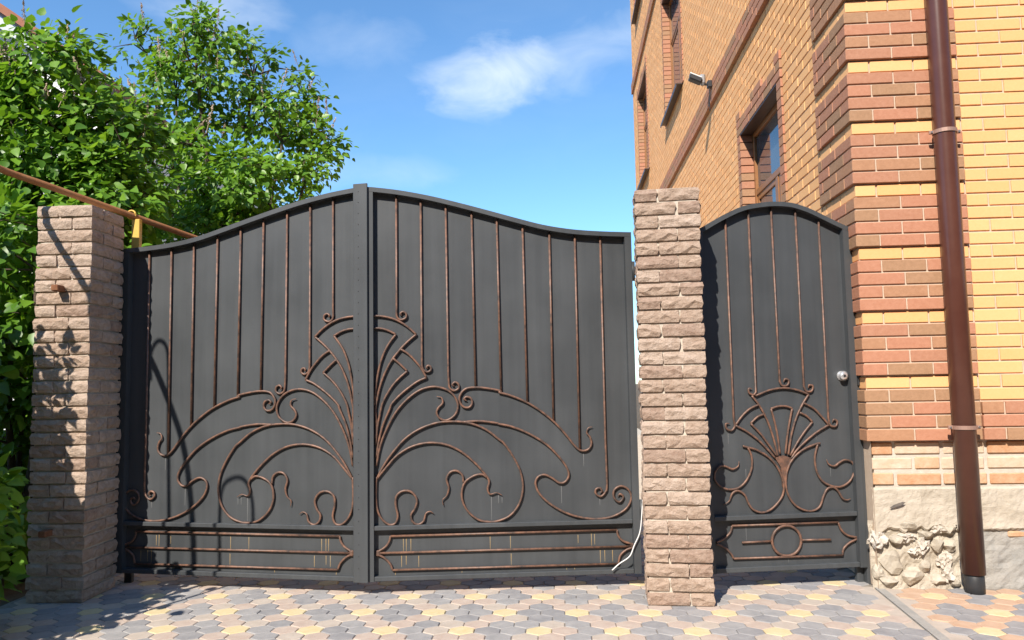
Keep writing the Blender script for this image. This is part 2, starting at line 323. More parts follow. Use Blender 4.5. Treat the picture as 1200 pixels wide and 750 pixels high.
DOOR = {
 'kt': [(0.146,0.364), (0.806,0.360)],
 'kb': [(0.148,0.175), (0.822,0.167)],
 'lt': [(0.146,0.364), (0.135,0.328), (0.096,0.293), (0.047,0.273)],
 'lb': [(0.047,0.266), (0.098,0.240), (0.135,0.202), (0.148,0.175)],
 'rt': [(0.806,0.360), (0.823,0.315), (0.861,0.282), (0.919,0.267)],
 'rb': [(0.919,0.258), (0.868,0.236), (0.832,0.205), (0.822,0.167)],
 'ml': [(0.204,0.265), (0.382,0.266)],
 'mr': [(0.576,0.265), (0.754,0.261)],
 'circ': [(0.483,0.351), (0.474,0.179), (0.382,0.269), (0.573,0.261)],
 'arc': [(0.326,1.122), (0.418,1.155), (0.504,1.165), (0.588,1.152), (0.660,1.125)],
 'l1': [(0.302,1.123), (0.347,1.064), (0.391,0.977), (0.418,0.896), (0.438,0.816), (0.447,0.764)],
 'r1': [(0.660,1.125), (0.614,1.059), (0.574,0.985), (0.545,0.905), (0.525,0.825), (0.514,0.768)],
 'inl': [(0.419,1.043), (0.439,0.959), (0.453,0.873), (0.462,0.775)],
 'intop': [(0.419,1.043), (0.462,1.056), (0.510,1.057), (0.552,1.043)],
 'inr': [(0.552,1.043), (0.529,0.951), (0.510,0.860), (0.496,0.774)],
 'pl_arc': [(0.192,0.950), (0.242,1.009), (0.292,1.048), (0.341,1.068)],
 'pl_bot': [(0.192,0.950), (0.262,0.912), (0.332,0.859), (0.389,0.800), (0.429,0.753)],
 'pli_arc': [(0.288,0.959), (0.332,0.996), (0.377,1.014)],
 'pli_bot': [(0.288,0.959), (0.345,0.898), (0.396,0.828), (0.441,0.764)],
 'pr_arc': [(0.621,1.076), (0.687,1.040), (0.733,0.993), (0.779,0.939)],
 'pr_bot': [(0.779,0.939), (0.697,0.895), (0.621,0.840), (0.564,0.789), (0.531,0.745)],
 'pri_arc': [(0.600,1.016), (0.641,0.995), (0.676,0.959)],
 'pri_bot': [(0.676,0.959), (0.624,0.903), (0.572,0.835), (0.526,0.762)],
 'L': [(0.234,0.827), (0.264,0.818), (0.317,0.802), (0.387,0.760), (0.438,0.702), (0.468,0.633), (0.476,0.564), (0.453,0.509), (0.396,0.454), (0.336,0.434), (0.283,0.452), (0.255,0.487), (0.233,0.539), (0.193,0.566), (0.157,0.552), (0.135,0.508), (0.098,0.487)],
 'L2': [(0.264,0.818), (0.285,0.763), (0.282,0.695), (0.249,0.628), (0.200,0.585), (0.140,0.575), (0.087,0.594), (0.054,0.634), (0.056,0.679), (0.087,0.712), (0.122,0.711), (0.163,0.693), (0.199,0.709), (0.206,0.737)],
 'Rr': [(0.718,0.831), (0.681,0.824), (0.606,0.794), (0.543,0.744), (0.503,0.677), (0.490,0.598), (0.502,0.530), (0.541,0.472), (0.600,0.438), (0.654,0.434), (0.698,0.460), (0.719,0.511), (0.746,0.556), (0.783,0.568), (0.813,0.548), (0.841,0.501), (0.870,0.489), (0.893,0.497)],
 'R2': [(0.703,0.829), (0.680,0.752), (0.685,0.672), (0.718,0.608), (0.777,0.575), (0.838,0.570), (0.895,0.602), (0.927,0.664), (0.914,0.711), (0.872,0.727), (0.834,0.713), (0.802,0.693), (0.766,0.704), (0.752,0.733)],
 'tri': [(0.435,0.753), (0.531,0.745), (0.476,0.564)],
 'rod1b': [(0.184,0.982), (0.189,0.945), (0.167,0.920), (0.137,0.932), (0.135,0.960), (0.159,0.962)],
 'rod2b': [(0.330,1.145), (0.314,1.128), (0.287,1.140), (0.286,1.166), (0.307,1.163)],
 'rod3b': [(0.481,1.206), (0.495,1.180), (0.529,1.182), (0.539,1.211), (0.516,1.219), (0.505,1.200)],
 'rod4b': [(0.632,1.174), (0.647,1.143), (0.680,1.144), (0.690,1.173), (0.667,1.180), (0.659,1.162)],
 'rod5b': [(0.778,0.980), (0.788,0.936), (0.822,0.930), (0.833,0.958), (0.812,0.970), (0.801,0.953)]}
# ------------------------------------------------------------------ ground and paving
g = MB(); g.add([(-400, -400, -.03), (400, -400, -.03), (400, 400, -.03), (-400, 400, -.03)], [(0, 1, 2, 3)])
tag(g.build('ground', MT['soil']), kind='structure')
YAW = R(3.9)
cy = MB(); cy.add([(-2.4, 6.4, -.012), (2.35, 6.4, -.012), (3.5, 24, -.012), (-2.4, 24, -.012)], [(0, 1, 2, 3)])
tag(cy.build('bounce_courtyard', MT['concrete']), kind='structure')  # unseen pale slab added to bounce sunlight onto the side wall
CORNER = Vector((2.09, 4.565, 0))
fu = Vector((math.cos(YAW), -math.sin(YAW), 0)); sv = Vector((math.sin(YAW), math.cos(YAW), 0))
PX0, PX1, PY0, PY1 = -2.98, 4.2, 2.0, 6.4
pv = MB(); pv.box(PX0, PX1, PY0, PY1, -.06, -.0065)
pave = tag(pv.build('pavement', MT['joint']), kind='structure')
TP, RPI = .1287, .1017                  # tile pitch along a row, row pitch
HW, HS, HH = .0625, .0305, .0680         # half width, half side edge, half length
def hex_mesh(mname):
    mb = MB(); c = .0035
    def ring(k, z): return [(HW-k, HS-k*.5, z), (0, HH-k, z), (-HW+k, HS-k*.5, z), (-HW+k, -HS+k*.5, z), (0, -HH+k, z), (HW-k, -HS+k*.5, z)]
    vs = ring(0, -.03)+ring(0, -c)+ring(c, 0)
    fs = [(12, 13, 14, 15, 16, 17)]
    for i in range(6):
        j = (i+1) % 6
        fs += [(i, j, 6+j, 6+i), (6+i, 6+j, 12+j, 12+i)]
    mb.add(vs, fs); return mb
TK = ['tile_grey', 'tile_grey_b', 'tile_pink', 'tile_tan', 'tile_yellow', 'tile_orange']
hexes = {k: hex_mesh(k).mesh('paver_'+k, [MT[k]]) for k in TK}
hx = hex_mesh('x'); HV = np.array(hx.v); HF = hx.f
# drain strip: a narrow concrete channel running out from the house corner between the two paved areas
SA, SB = Vector((2.112, 4.62, 0)), Vector((1.745, 2.0, 0))
sdir = (SB-SA).normalized(); snor = Vector((-sdir.y, sdir.x, 0))
def strip_side(p): return (Vector((p[0], p[1], 0))-SA).dot(snor)     # >0 to the right
if strip_side((3, 4)) < 0: snor = -snor
tiles = []
def lattice(anchor, rot, right):
    ex = Vector((math.cos(rot), math.sin(rot), 0)); ey = Vector((-math.sin(rot), math.cos(rot), 0))
    for c in range(-40, 50):
        for r in range(-30, 30):
            xc = c+(.5 if r % 2 else 0)
            p = anchor+ex*(xc*TP)+ey*(r*RPI)
            if not (PX0+.05 < p.x < PX1-.06 and PY0+.05 < p.y < PY1-.06): continue
            s_ = strip_side(p)
            if right and s_ < .085 or not right and s_ > -.085: continue
            # houses and pillars stand here
            q = p-CORNER
            if q.dot(fu) > -.02 and q.dot(sv) > -.0: continue
            yr = r if r % 3 == 0 else (r-1 if r % 3 == 1 else r+1)      # the yellow row this row belongs to
            off_ = (xc-(1.5 if yr % 6 == 3 else 0)) % 3; yellow = r % 3 == 0 and off_ == 0
            h = -1 if (r % 3 == 0 or off_ == 1.5) else 1                   # grey lozenges of four, the rest pinkish
            if random.random() < .06: h = -h
            if yellow: k = 'tile_yellow'
            elif right: k = 'tile_orange' if h > .45 else ('tile_pink' if h > -.2 else 'tile_grey')
            else: k = random.choice(['tile_pink', 'tile_pink', 'tile_tan']) if h > 0 else random.choice(['tile_grey', 'tile_grey_b'])
            tiles.append((p+Vector((random.uniform(-.001, .001), random.uniform(-.001, .001), random.uniform(-.0012, .0012))), rot+random.uniform(-.012, .012), random.uniform(-.012, .012), random.uniform(-.012, .012), k))
lattice(Vector((-.066, 4.235, 0)), -YAW, False)
lattice(Vector((2.482, 4.071, 0)), -YAW-.04, True)
def vis(t):
    q = project(t[0])
    if q is None or not (-12 < q[0] < 1212 and q[1] < 760): return -1
    return 1/q[2]
tiles.sort(key=vis, reverse=True)
n_ind = min(300, sum(1 for t in tiles if vis(t) > 0))
for p, rz, rx, ry, k in tiles[:n_ind]:
    o = bpy.data.objects.new('paver', hexes[k]); o.location = p; o.rotation_euler = (rx, ry, rz); link(o, pave)
mb = MB()
for p, rz, rx, ry, k in tiles[n_ind:]:
    A = np.array(Matrix.Translation(p) @ Matrix.Rotation(rz, 4, 'Z') @ Matrix.Rotation(ry, 4, 'Y') @ Matrix.Rotation(rx, 4, 'X'))
    mb.add((HV @ A[:3, :3].T + A[:3, 3]).tolist(), HF, TK.index(k))
tag(mb.build('paver_field', [MT[k] for k in TK], pave), kind='stuff')
mb = MB(); sm = .024
q = [SA-snor*.027, SA+snor*.027, SB+snor*.034, SB-snor*.034]
mb.add([(p.x, p.y, -.03) for p in q]+[(p.x, p.y, -.002) for p in q], [(4, 5, 6, 7), (0, 1, 5, 4), (1, 2, 6, 5), (2, 3, 7, 6), (3, 0, 4, 7)])
mb.add([(p.x, p.y, .0035) for p in [SA-snor*.027, SA-snor*.014, SB-snor*.018, SB-snor*.034]], [(0, 1, 2, 3)])
o = mb.build('drain_channel', MT['concrete_grey'], pave)
# cement bed filling the cut edge on both sides of the channel
mb = MB()
for s_ in (-1, 1):
    q = [SA+snor*s_*.028, SA+snor*s_*.13, SB+snor*s_*.13, SB+snor*s_*.035]
    q = q if s_ < 0 else q
    mb.add([(p.x, p.y, -.0045) for p in q], [(0, 1, 2, 3)])
mb.build('cement_edge', MT['tile_tan'], pave)

# ------------------------------------------------------------------ brick house on the right
house = empty('brick_house', CORNER, -YAW)
tag(house, 'brick house with orange yellow side wall, red brick quoins and crumbling plinth', 'house')
ZB, CP = .846, .077               # first red course, course pitch
BL, JT = .26, .010
QF, QS = .645, .60                # quoin width on the front and on the side wall
bricks = []                       # (box in house coordinates, material)
def reds(): return random.choice(['red_a', 'red_b', 'red_c', 'red_d', 'red_b', 'red_c'])
def reds_front(): return random.choice(['red_a', 'red_b', 'red_a', 'red_c', 'red_d'])
def yels(): return random.choice(['yel_a', 'yel_b', 'yel_c'])
def jit(): return random.uniform(-.0012, .0012)
HZ = CP-JT
def fb(u0, u1, z, wout, m):
    if u1-u0 > .02: bricks.append(((u0, u1, -wout-jit(), .09, z+jit(), z+HZ+jit()), m, 'f'))
def sb(v0, v1, z, wout, m, x1=.09):
    if v1-v0 > .02: bricks.append(((-wout-jit(), x1, v0, v1, z+jit(), z+HZ+jit()), m, 's'))
WINS = [(1.50, 2.80, 2.04, 3.618), (6.15, 7.90, 5.466, 7.545), (10.55, 12.25, 5.466, 7.545), (10.55, 12.25, 9.316, 11.4), (6.15, 7.90, 9.316, 11.4)]
STR = (46, 94, 142); V_END, Z_TOP, U_END = 13.4, 12.6, 2.6
NC = int((Z_TOP-ZB)/CP)
for i in range(NC):
    z = ZB+i*CP; yel = i % 5 == 4; half = i % 2
    # ---- front
    if z < 6.2:
        wq = .0 if yel else .018
        L0 = .128 if half else .26
        d_side = .26 if half else .128
        c0 = -wq
        m_ = yels() if yel else reds_front()
        bricks.append(((c0-jit(), L0-JT, -wq-jit(), d_side-JT, z, z+HZ), m_, 'f'))       # corner brick seen from both sides
        u = L0
        while u < QF-.03:
            e = min(u+BL, QF); fb(u, e-JT, z, wq, yels() if yel else reds_front()); u = e
        u = QF - (.0 if half else .13)+ .0
        while u < U_END:
            e = u+BL
            fb(max(u, QF), min(e, U_END)-JT, z, .018 if i < 3 else 0, reds_front() if i < 3 else yels()); u = e
    # ---- side
    is_str = any(s <= i < s+3 for s in STR)
    v0 = .26 if half else .128
    if z >= 6.2: v0 = 0
    v = v0; ends = []
    wq = 0 if yel else .018
    while v < QS-.03:
        e = min(v+BL, QS); sb(v, e-JT, z, wq, yels() if yel else reds()); v = e
    v = QS-(.13 if half else 0)
    while v < V_END:
        e = v+BL; a, b = max(v, QS), min(e, V_END)
        segs = [(a, b-JT)]
        for (w0, w1, h0, h1) in WINS:
            if z+CP*.5 > h0 and z+CP*.5 < h1:
                ns = []
                for (p, q_) in segs:
                    lo, hi = w0-.125, w1+.125
                    if q_ <= lo or p >= hi: ns.append((p, q_))
                    else:
                        if p < lo: ns.append((p, lo-JT))
                        if q_ > hi: ns.append((hi, q_))
                segs = ns
            # red head over each window, three courses, notched
            if h1 <= z+CP*.5 < h1+CP*2.99:
                k = int((z+CP*.5-h1)/CP); lo, hi = w0-.125, w1+.125
                cutlist = [(lo, hi)] if k < 2 else [(lo, lo+.16), ((lo+hi)/2-.19, (lo+hi)/2+.19), (hi-.16, hi)]
                for (lo, hi) in cutlist:
                    ns = []
                    for (p, q_) in segs:
                        if q_ <= lo or p >= hi: ns.append((p, q_))
                        else:
                            if p < lo: ns.append((p, lo-JT))
                            if q_ > hi: ns.append((hi, q_))
                    segs = ns
        far = v > 9.5
        for p, q_ in segs: sb(p, q_, z, .04 if is_str else 0, reds() if is_str else yels())
        v = e
    for (w0, w1, h0, h1) in WINS:
        if h0 < z+CP*.5 < h1:                       # jamb bricks, their ends are the reveal
            for a, b in ((w0-.125, w0-.002), (w1+.002, w1+.125)): sb(a, b-JT*.3, z, .014, reds(), x1=.15)
        if h1 <= z+CP*.5 < h1+CP*2.99:
            k = int((z+CP*.5-h1)/CP); lo, hi = w0-.125, w1+.125
            cl = [(lo, hi)] if k < 2 else [(lo, lo+.16), ((lo+hi)/2-.19, (lo+hi)/2+.19), (hi-.16, hi)]
            for lo, hi in cl:
                v = lo; first = .13 if k % 2 else .26
                while v < hi-.01:
                    e = min(v+first, hi); first = BL; sb(v, e-JT, z, .018, reds(), x1=.15 if k == 0 else .09); v = e
HM = Matrix.Translation(CORNER) @ Matrix.Rotation(-YAW, 4, 'Z')
def barea(b):
    (x0, x1, y0, y1, z0, z1), m_, f = b
    c = (Vector((x0, (y0+y1)/2, (z0+z1)/2)) if f == 's' else Vector(((x0+x1)/2, y0, (z0+z1)/2)))
    cc = [Vector((x0, y0, z0)), Vector((x0, y1, z1))] if f == 's' else [Vector((x0, y0, z0)), Vector((x1, y0, z1))]
    q = project(HM @ c); a, b_ = project(HM @ cc[0]), project(HM @ cc[1])
    if q is None or a is None or b_ is None or not (0 < q[0] < 1200 and -3 < q[1] < 750): return 0
    if f == 's' and (q[0] < 990 and q[1] > 215 and q[0]<825): return 0
    if f == 's' and 825 < q[0] < 1000 and q[1] > 250: return 0
    return abs(a[0]-b_[0])*HZ/max(q[2], .1)
bricks.sort(key=barea, reverse=True)
cache = {}
core = {}
side_core = MB(); front_core = MB()
def quad_s(v0, v1, z0, z1, w=.0065): side_core.add([(w, v0, z0), (w, v1, z0), (w, v1, z1), (w, v0, z1)], [(3, 2, 1, 0)])
zs = sorted({0, Z_TOP} | {h for w_ in WINS for h in w_[2:]})
for a, b in zip(zs[:-1], zs[1:]):
    cuts = sorted((w_[0], w_[1]) for w_ in WINS if w_[2] <= a and w_[3] >= b); v = 0
    for c0, c1 in cuts: quad_s(v, c0-.01, a, b); v = c1+.01
    quad_s(v, V_END, a, b)
for i in range(0, NC, 5):                        # mortar behind the projecting quoin courses
    z = ZB+i*CP
    if z < 6.2: front_core.box(-.009, QF-.012, -.009, .07, z+.003, z+4*CP-JT-.003)
    side_core.box(-.0085, .05, .05, QS-.014, z+.004, z+4*CP-JT-.004)
for s in STR: side_core.box(-.03, .05, QS+.01, V_END-.02, ZB+s*CP+.003, ZB+(s+3)*CP-JT-.003)
front_core.add([(.0, .008, ZB+.004), (9, .008, ZB+.004), (9, .008, Z_TOP), (.0, .008, Z_TOP)], [(0, 1, 2, 3)])
front_core.box(QF+.01, U_END, -.009, .05, ZB+.003, ZB+3*CP-JT-.003)
front_core.add([(.0, .0, Z_TOP), (9, 0, Z_TOP), (9, V_END, Z_TOP), (0, V_END, Z_TOP)], [(0, 1, 2, 3)])
front_core.add([(.008, V_END, 0), (9, V_END, 0), (9, V_END, Z_TOP), (.008, V_END, Z_TOP)], [(3, 2, 1, 0)])
front_core.add([(9, .008, 0), (9, V_END, 0), (9, V_END, Z_TOP), (9, .008, Z_TOP)], [(0, 1, 2, 3)])
fw = front_core.build('front_wall', MT['mortar'], house)
sw = side_core.build('side_wall', MT['mortar'], house)
n_b = 0; rest = MB(); order = ['red_a', 'red_b', 'red_c', 'red_d', 'yel_a', 'yel_b', 'yel_c']
for b in bricks:
    (x0, x1, y0, y1, z0, z1), m_, f = b
    if n_b < 300 and barea(b) > 0:
        key = (round(x1-x0, 2), round(y1-y0, 2), m_)
        if key not in cache:
            mm = MB(); dx, dy = key[0]/2, key[1]/2; mm.box(-dx, dx, -dy, dy, -HZ/2, HZ/2, 0, .003); cache[key] = mm.mesh('brick', [MT[m_]])
        o = bpy.data.objects.new('brick', cache[key]); o.location = ((x0+x1)/2, (y0+y1)/2, (z0+z1)/2)
        if f == 'f': o.location.y = y0+key[1]/2; o.scale.x = (x1-x0)/key[0]
        else: o.location.x = x0+key[0]/2; o.scale.y = (y1-y0)/key[1]
        link(o, fw if f == 'f' else sw); n_b += 1
    else: rest.box(x0, x1, y0, y1, z0, z1, order.index(m_))
tag(rest.build('brick_courses', [MT[k] for k in order], house), kind='stuff')

# windows of the side wall
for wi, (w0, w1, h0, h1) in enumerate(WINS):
    fr = MB(); d0, d1 = .105, .165; t = .055
    for a, b, c, d in ((w0, w0+t, h0, h1), (w1-t, w1, h0, h1)): fr.box(d0, d1, a, b, c, d, 0, .004)
    tz = h0+(h1-h0)*.62 if wi == 0 else h0+(h1-h0)*.66
    for z0_, z1_ in ((h0, h0+t), (h1-t, h1), (tz-.03, tz+.03)): fr.box(d0+.002, d1-.002, w0+t, w1-t, z0_, z1_, 0, .004)
    mid = w0+(w1-w0)*(.42 if wi == 0 else .5)
    fr.box(d0+.004, d1-.004, mid-.035, mid+.035, h0+t, tz-.03, 0, .004)
    # opening sashes inside the lower lights
    for a, b in ((w0+t, mid-.035), (mid+.035, w1-t)):
        for p, q_, r_, s_ in ((a, a+.05, h0+t, tz-.03), (b-.05, b, h0+t, tz-.03), (a+.05, b-.05, h0+t, h0+t+.05), (a+.05, b-.05, tz-.08, tz-.03)): fr.box(d0+.012, d1-.012, p, q_, r_, s_, 0, .003)
    win = fr.build('window', MT['frame_wood'], house)
    for a, b, c, d in ((w0+t, w1-t, tz+.03, h1-t), (w0+t+.05, mid-.085, h0+t+.05, tz-.08), (mid+.085, w1-t-.05, h0+t+.05, tz-.08)):
        p_ = MB(); p_.box(.130, .140, a+.001, b-.001, c+.001, d-.001); p_.build('pane', MT['glass'], win)
    s_ = MB(); s_.box(-.012, .104, w0+.003, w1-.003, h1-.014, h1-.002); s_.build('soffit_shade', MT['sill'], win)  # dark board added; its colour stands in for deep shade under the lintel
    s_ = MB(); s_.box(-.10, .10, w0-.03, w1+.03, h0-.014, h0+.004, 0, .003); s_.box(-.10, -.092, w0-.03, w1+.03, h0-.05, h0-.014, 0); s_.build('sill', MT['sill'], win)
    if wi in (0, 1):
        s_ = MB(); s_.box(.085, .1, w0+.002, w0+.05, h0+.02, h1-.02, 0, .003); s_.build('white_strip', MT['pvc_white'], win)

# plinth: three courses of old brick, then broken render with rubble showing
pl = MB(); 
pl.box(.03, 9, .075, .3, -.05, .57); pl.box(.03, 9, .035, .3, .57, ZB+.004); pl.box(.03, .3, .3, V_END, -.05, ZB+.004)
plo = pl.build('plinth', MT['mortar_light'], house)
mats_old = ['old_a', 'old_b', 'old_c']
for k in range(3):
    z = .578+k*.0893; u = .012 if k % 2 == 0 else .0
    L = [.135, .27, .255, .26, .25, .26, .26, .26, .26] if k % 2 == 0 else [.26, .15, .26, .255, .25, .26, .26, .26, .26]
    for l_ in L:
        mm = MB(); a, b = u+random.uniform(.004, .014), u+l_-random.uniform(.006, .016); zz = z+random.uniform(.006, .012); hh = random.uniform(.062, .072)
        mm.box(a, b, .024+random.uniform(-.004, .006), .1, zz, zz+hh, 0, .006)
        if 0 == u or u < .02: mm.v = [(p[0], p[1]+(.0), p[2]) for p in mm.v]
        mm.build('old_brick', MT[random.choice(mats_old)], plo); u += l_
    for j in range(2):
        mm = MB(); mm.box(.016, .1, .13+j*.27, .38+j*.27, z+.01, z+.075, 0, .006); mm.build('old_brick', MT[random.choice(mats_old)], plo)
# cement render: a displaced sheet with a ragged lower edge, torn away to the left of the downpipe
from mathutils import noise as mno
def render_panel(u0, u1, edge, name, m_, y_base=.012):
    mb = MB(); nu, nz_ = int((u1-u0)/.016), 22; grid = []
    for i in range(nu+1):
        u = u0+(u1-u0)*i/nu; lo = edge(u)
        for j in range(nz_+1):
            z = lo+(.574-lo)*j/nz_
            n_ = mno.noise(Vector((u*9, z*9, 1)))*.008+mno.noise(Vector((u*38, z*38, 5)))*.0035
            y = y_base+n_+(.012 if j == 0 else 0)+(.012 if j == nz_ else 0)
            grid.append((u+mno.noise(Vector((u*30, z*30, 9)))*.004, y, z))
    k = nz_+1
    mb.add(grid, [(i*k+j, (i+1)*k+j, (i+1)*k+j+1, i*k+j+1) for i in range(nu) for j in range(nz_)])
    # thickness along the torn lower edge
    vs = []; 
    for i in range(nu+1):
        p = grid[i*k]; vs += [p, (p[0], .06, p[2]+.006)]
    mb.add(vs, [(2*i, 2*i+1, 2*i+3, 2*i+2) for i in range(nu)])
    return mb.build(name, m_, plo)
def e1(u): return .335+.05*mno.noise(Vector((u*9, 3, 0)))+.02*mno.noise(Vector((u*31, 7, 0)))-.05*max(0, 1-abs(u-.03)/.06)
def e2(u): return .325+.025*mno.noise(Vector((u*7, 1, 0)))+.012*mno.noise(Vector((u*33, 4, 0)))
render_panel(.004, .47, e1, 'render_patch', MT['concrete'])
render_panel(.47, 3.2, e2, 'render_patch', MT['concrete'])
mb = MB(); gr = []
for i in range(91):                                     # rough footing below the tear
    u = .48+2.7*i/90
    for j in range(15):
        z = -.02+.36*j/14
        gr.append((u, .034-.012*(1-j/14)+mno.noise(Vector((u*11, z*11, 4)))*.014+mno.noise(Vector((u*40, z*40, 2)))*.007, z))
mb.add(gr, [(i*15+j, (i+1)*15+j, (i+1)*15+j+1, i*15+j+1) for i in range(90) for j in range(14)])
mb.build('footing', MT['concrete_grey'], plo)
mb = MB(); gr = []
for i in range(31):
    u = -.02+.51*i/30
    for j in range(19):
        z = -.02+.40*j/18
        gr.append((u, .040-.03*(1-j/18)**2+mno.noise(Vector((u*13, z*13, 8)))*.02+mno.noise(Vector((u*45, z*45, 2)))*.008, z))
mb.add(gr, [(i*19+j, (i+1)*19+j, (i+1)*19+j+1, i*19+j+1) for i in range(30) for j in range(18)])
mb.build('rubble_core', MT['rock'], plo)
ROCKS = [(.095, .155, .075, .085, 'rock'), (.20, .07, .09, .06, 'rock'), (.285, .12, .05, .05, 'rock'), (.06, .04, .07, .045, 'rock'), (.34, .045, .06, .045, 'rock'), (.012, .09, .04, .05, 'rock'),
         (.022, .285, .05, .068, 'foam'), (.125, .275, .05, .035, 'rock'), (.19, .29, .055, .035, 'foam'), (.27, .235, .045, .06, 'foam'), (.225, .20, .035, .03, 'foam'), (.20, .355, .055, .035, 'rock'), (.30, .30, .05, .03, 'rock'),
         (.39, .155, .05, .06, 'foam'), (.395, .07, .045, .06, 'foam'), (.36, .24, .045, .05, 'rock'), (.43, .24, .04, .06, 'rock'), (.43, .33, .05, .04, 'rock'), (.44, .03, .04, .035, 'rock'), (.365, .33, .04, .03, 'foam')]
for k, (u, z, ru, rz_, mk) in enumerate(ROCKS):
    mb = MB(); icorock(mb, (u, .034, z), (ru, .062, rz_), 40+k, sub=3 if mk == 'foam' else 2, amp=.9 if mk == 'foam' else .35); mb.build('stone' if mk == 'rock' else 'mortar_lump', MT[mk], plo)
mb = MB(); mb.add([(.10, -.002, .455), (.17, -.003, .478), (.185, -.003, .492), (.165, -.003, .494), (.115, -.002, .476), (.094, -.002, .462)], [(0, 1, 2, 3, 4, 5)]); mb.build('soot_mark', MT['soot'], plo)
mb = MB(); mb.box(.76, .9, .022, .07, .282, .318, 0, .008); mb.build('old_brick', MT['old_c'], plo)

# ------------------------------------------------------------------ downpipe
dp = empty('downpipe', HM @ Vector((.500, -.085, 0)), -YAW)
tag(dp, 'brown metal rainwater downpipe fixed to the corner of the brick house', 'downpipe')
mb = MB(); nseg = 28; rp = .0605
ring = lambda r_, z: [(r_*math.cos(2*math.pi*k/nseg), r_*math.sin(2*math.pi*k/nseg), z) for k in range(nseg)]
zz = [(.105, rp), (2.0, rp), (4.0, rp), (6.1, rp), (12.4, rp)]
vs = [p for z, r_ in zz for p in ring(r_, z)]
fs = [(i*nseg+k, i*nseg+(k+1) % nseg, (i+1)*nseg+(k+1) % nseg, (i+1)*nseg+k) for i in range(len(zz)-1) for k in range(nseg)]
k0 = len(vs); vs += ring(rp*.95, .105)+ring(rp*.95, 1.0); fs += [(k, k0+k, k0+(k+1) % nseg, (k+1) % nseg) for k in range(nseg)]+[(k0+k, k0+nseg+k, k0+nseg+(k+1) % nseg, k0+(k+1) % nseg) for k in range(nseg)]
mb.add(vs, fs); po = mb.build('pipe', MT['pipe_brown'], dp, smooth=True)
mb = MB(); mb.tube([(0, .0, -.01), (.0, .0, .04), (.0, .0, .17)], [.052, .053, .05], 20); mb.build('drain_socket', MT['black'], dp, True)
for z in (.925, 2.66, 4.6):
    mb = MB(); vs = ring(rp+.001, z-.011)+ring(rp+.006, z-.011)+ring(rp+.006, z+.011)+ring(rp+.001, z+.011)
    mb.add(vs, [(j*nseg+k, j*nseg+(k+1) % nseg, ((j+1) % 4)*nseg+(k+1) % nseg, ((j+1) % 4)*nseg+k) for j in range(4) for k in range(nseg)])
    for s_ in (-1, 1): mb.box(s_*.076-.014, s_*.076+.014, -.006, .006, z-.011, z+.011, 0, .002)
    mb.box(-.008, .008, rp, .095, z-.006, z+.006, 0)
    br = mb.build('bracket', MT['bracket'], dp)
    for s_ in (-1, 1):
        mb = MB(); mb.tube([(s_*.078, -.013, z), (s_*.078, .012, z)], .006, 6); mb.build('screw', MT['screw'], br)

# ------------------------------------------------------------------ floodlight on the string course
fl = empty('floodlight', HM @ Vector((-.04, 3.92, 4.56)), -YAW)
tag(fl, 'small black and grey security floodlight on the brown string course', 'floodlight')
mb = MB(); mb.box(-.05, .0, -.035, .035, -.03, .05, 0, .006); mb.tube([(-.05, 0, .01), (-.12, 0, .02)], .014, 8); mb.build('mount', MT['black'], fl)
mb = MB(); mb.tube([(-.10, 0, .0), (-.10, 0, .03), (-.10, 0, .12), (-.10, 0, .125)], [.018, .034, .034, .02], 12); mb.build('sensor', MT['lamp_grey'], fl, False)
mb = MB(); mb.box(-.30, -.15, -.055, .055, -.02, .035, 0, .012); hd = mb.build('lamp_head', MT['black'], fl); hd.rotation_euler = (0, R(25), 0); hd.location = (.02, 0, -.03)
mb = MB(); mb.box(-.31, -.17, -.05, .05, .036, .05, 0, .004); mb.build('lamp_lens', MT['pvc_white'], hd)
mb = MB(); mb.tube([(-.03, -.02, -.03), (-.035, -.02, -.2), (-.03, .0, -.3)], .006, 5); mb.build('cable', MT['black'], fl)
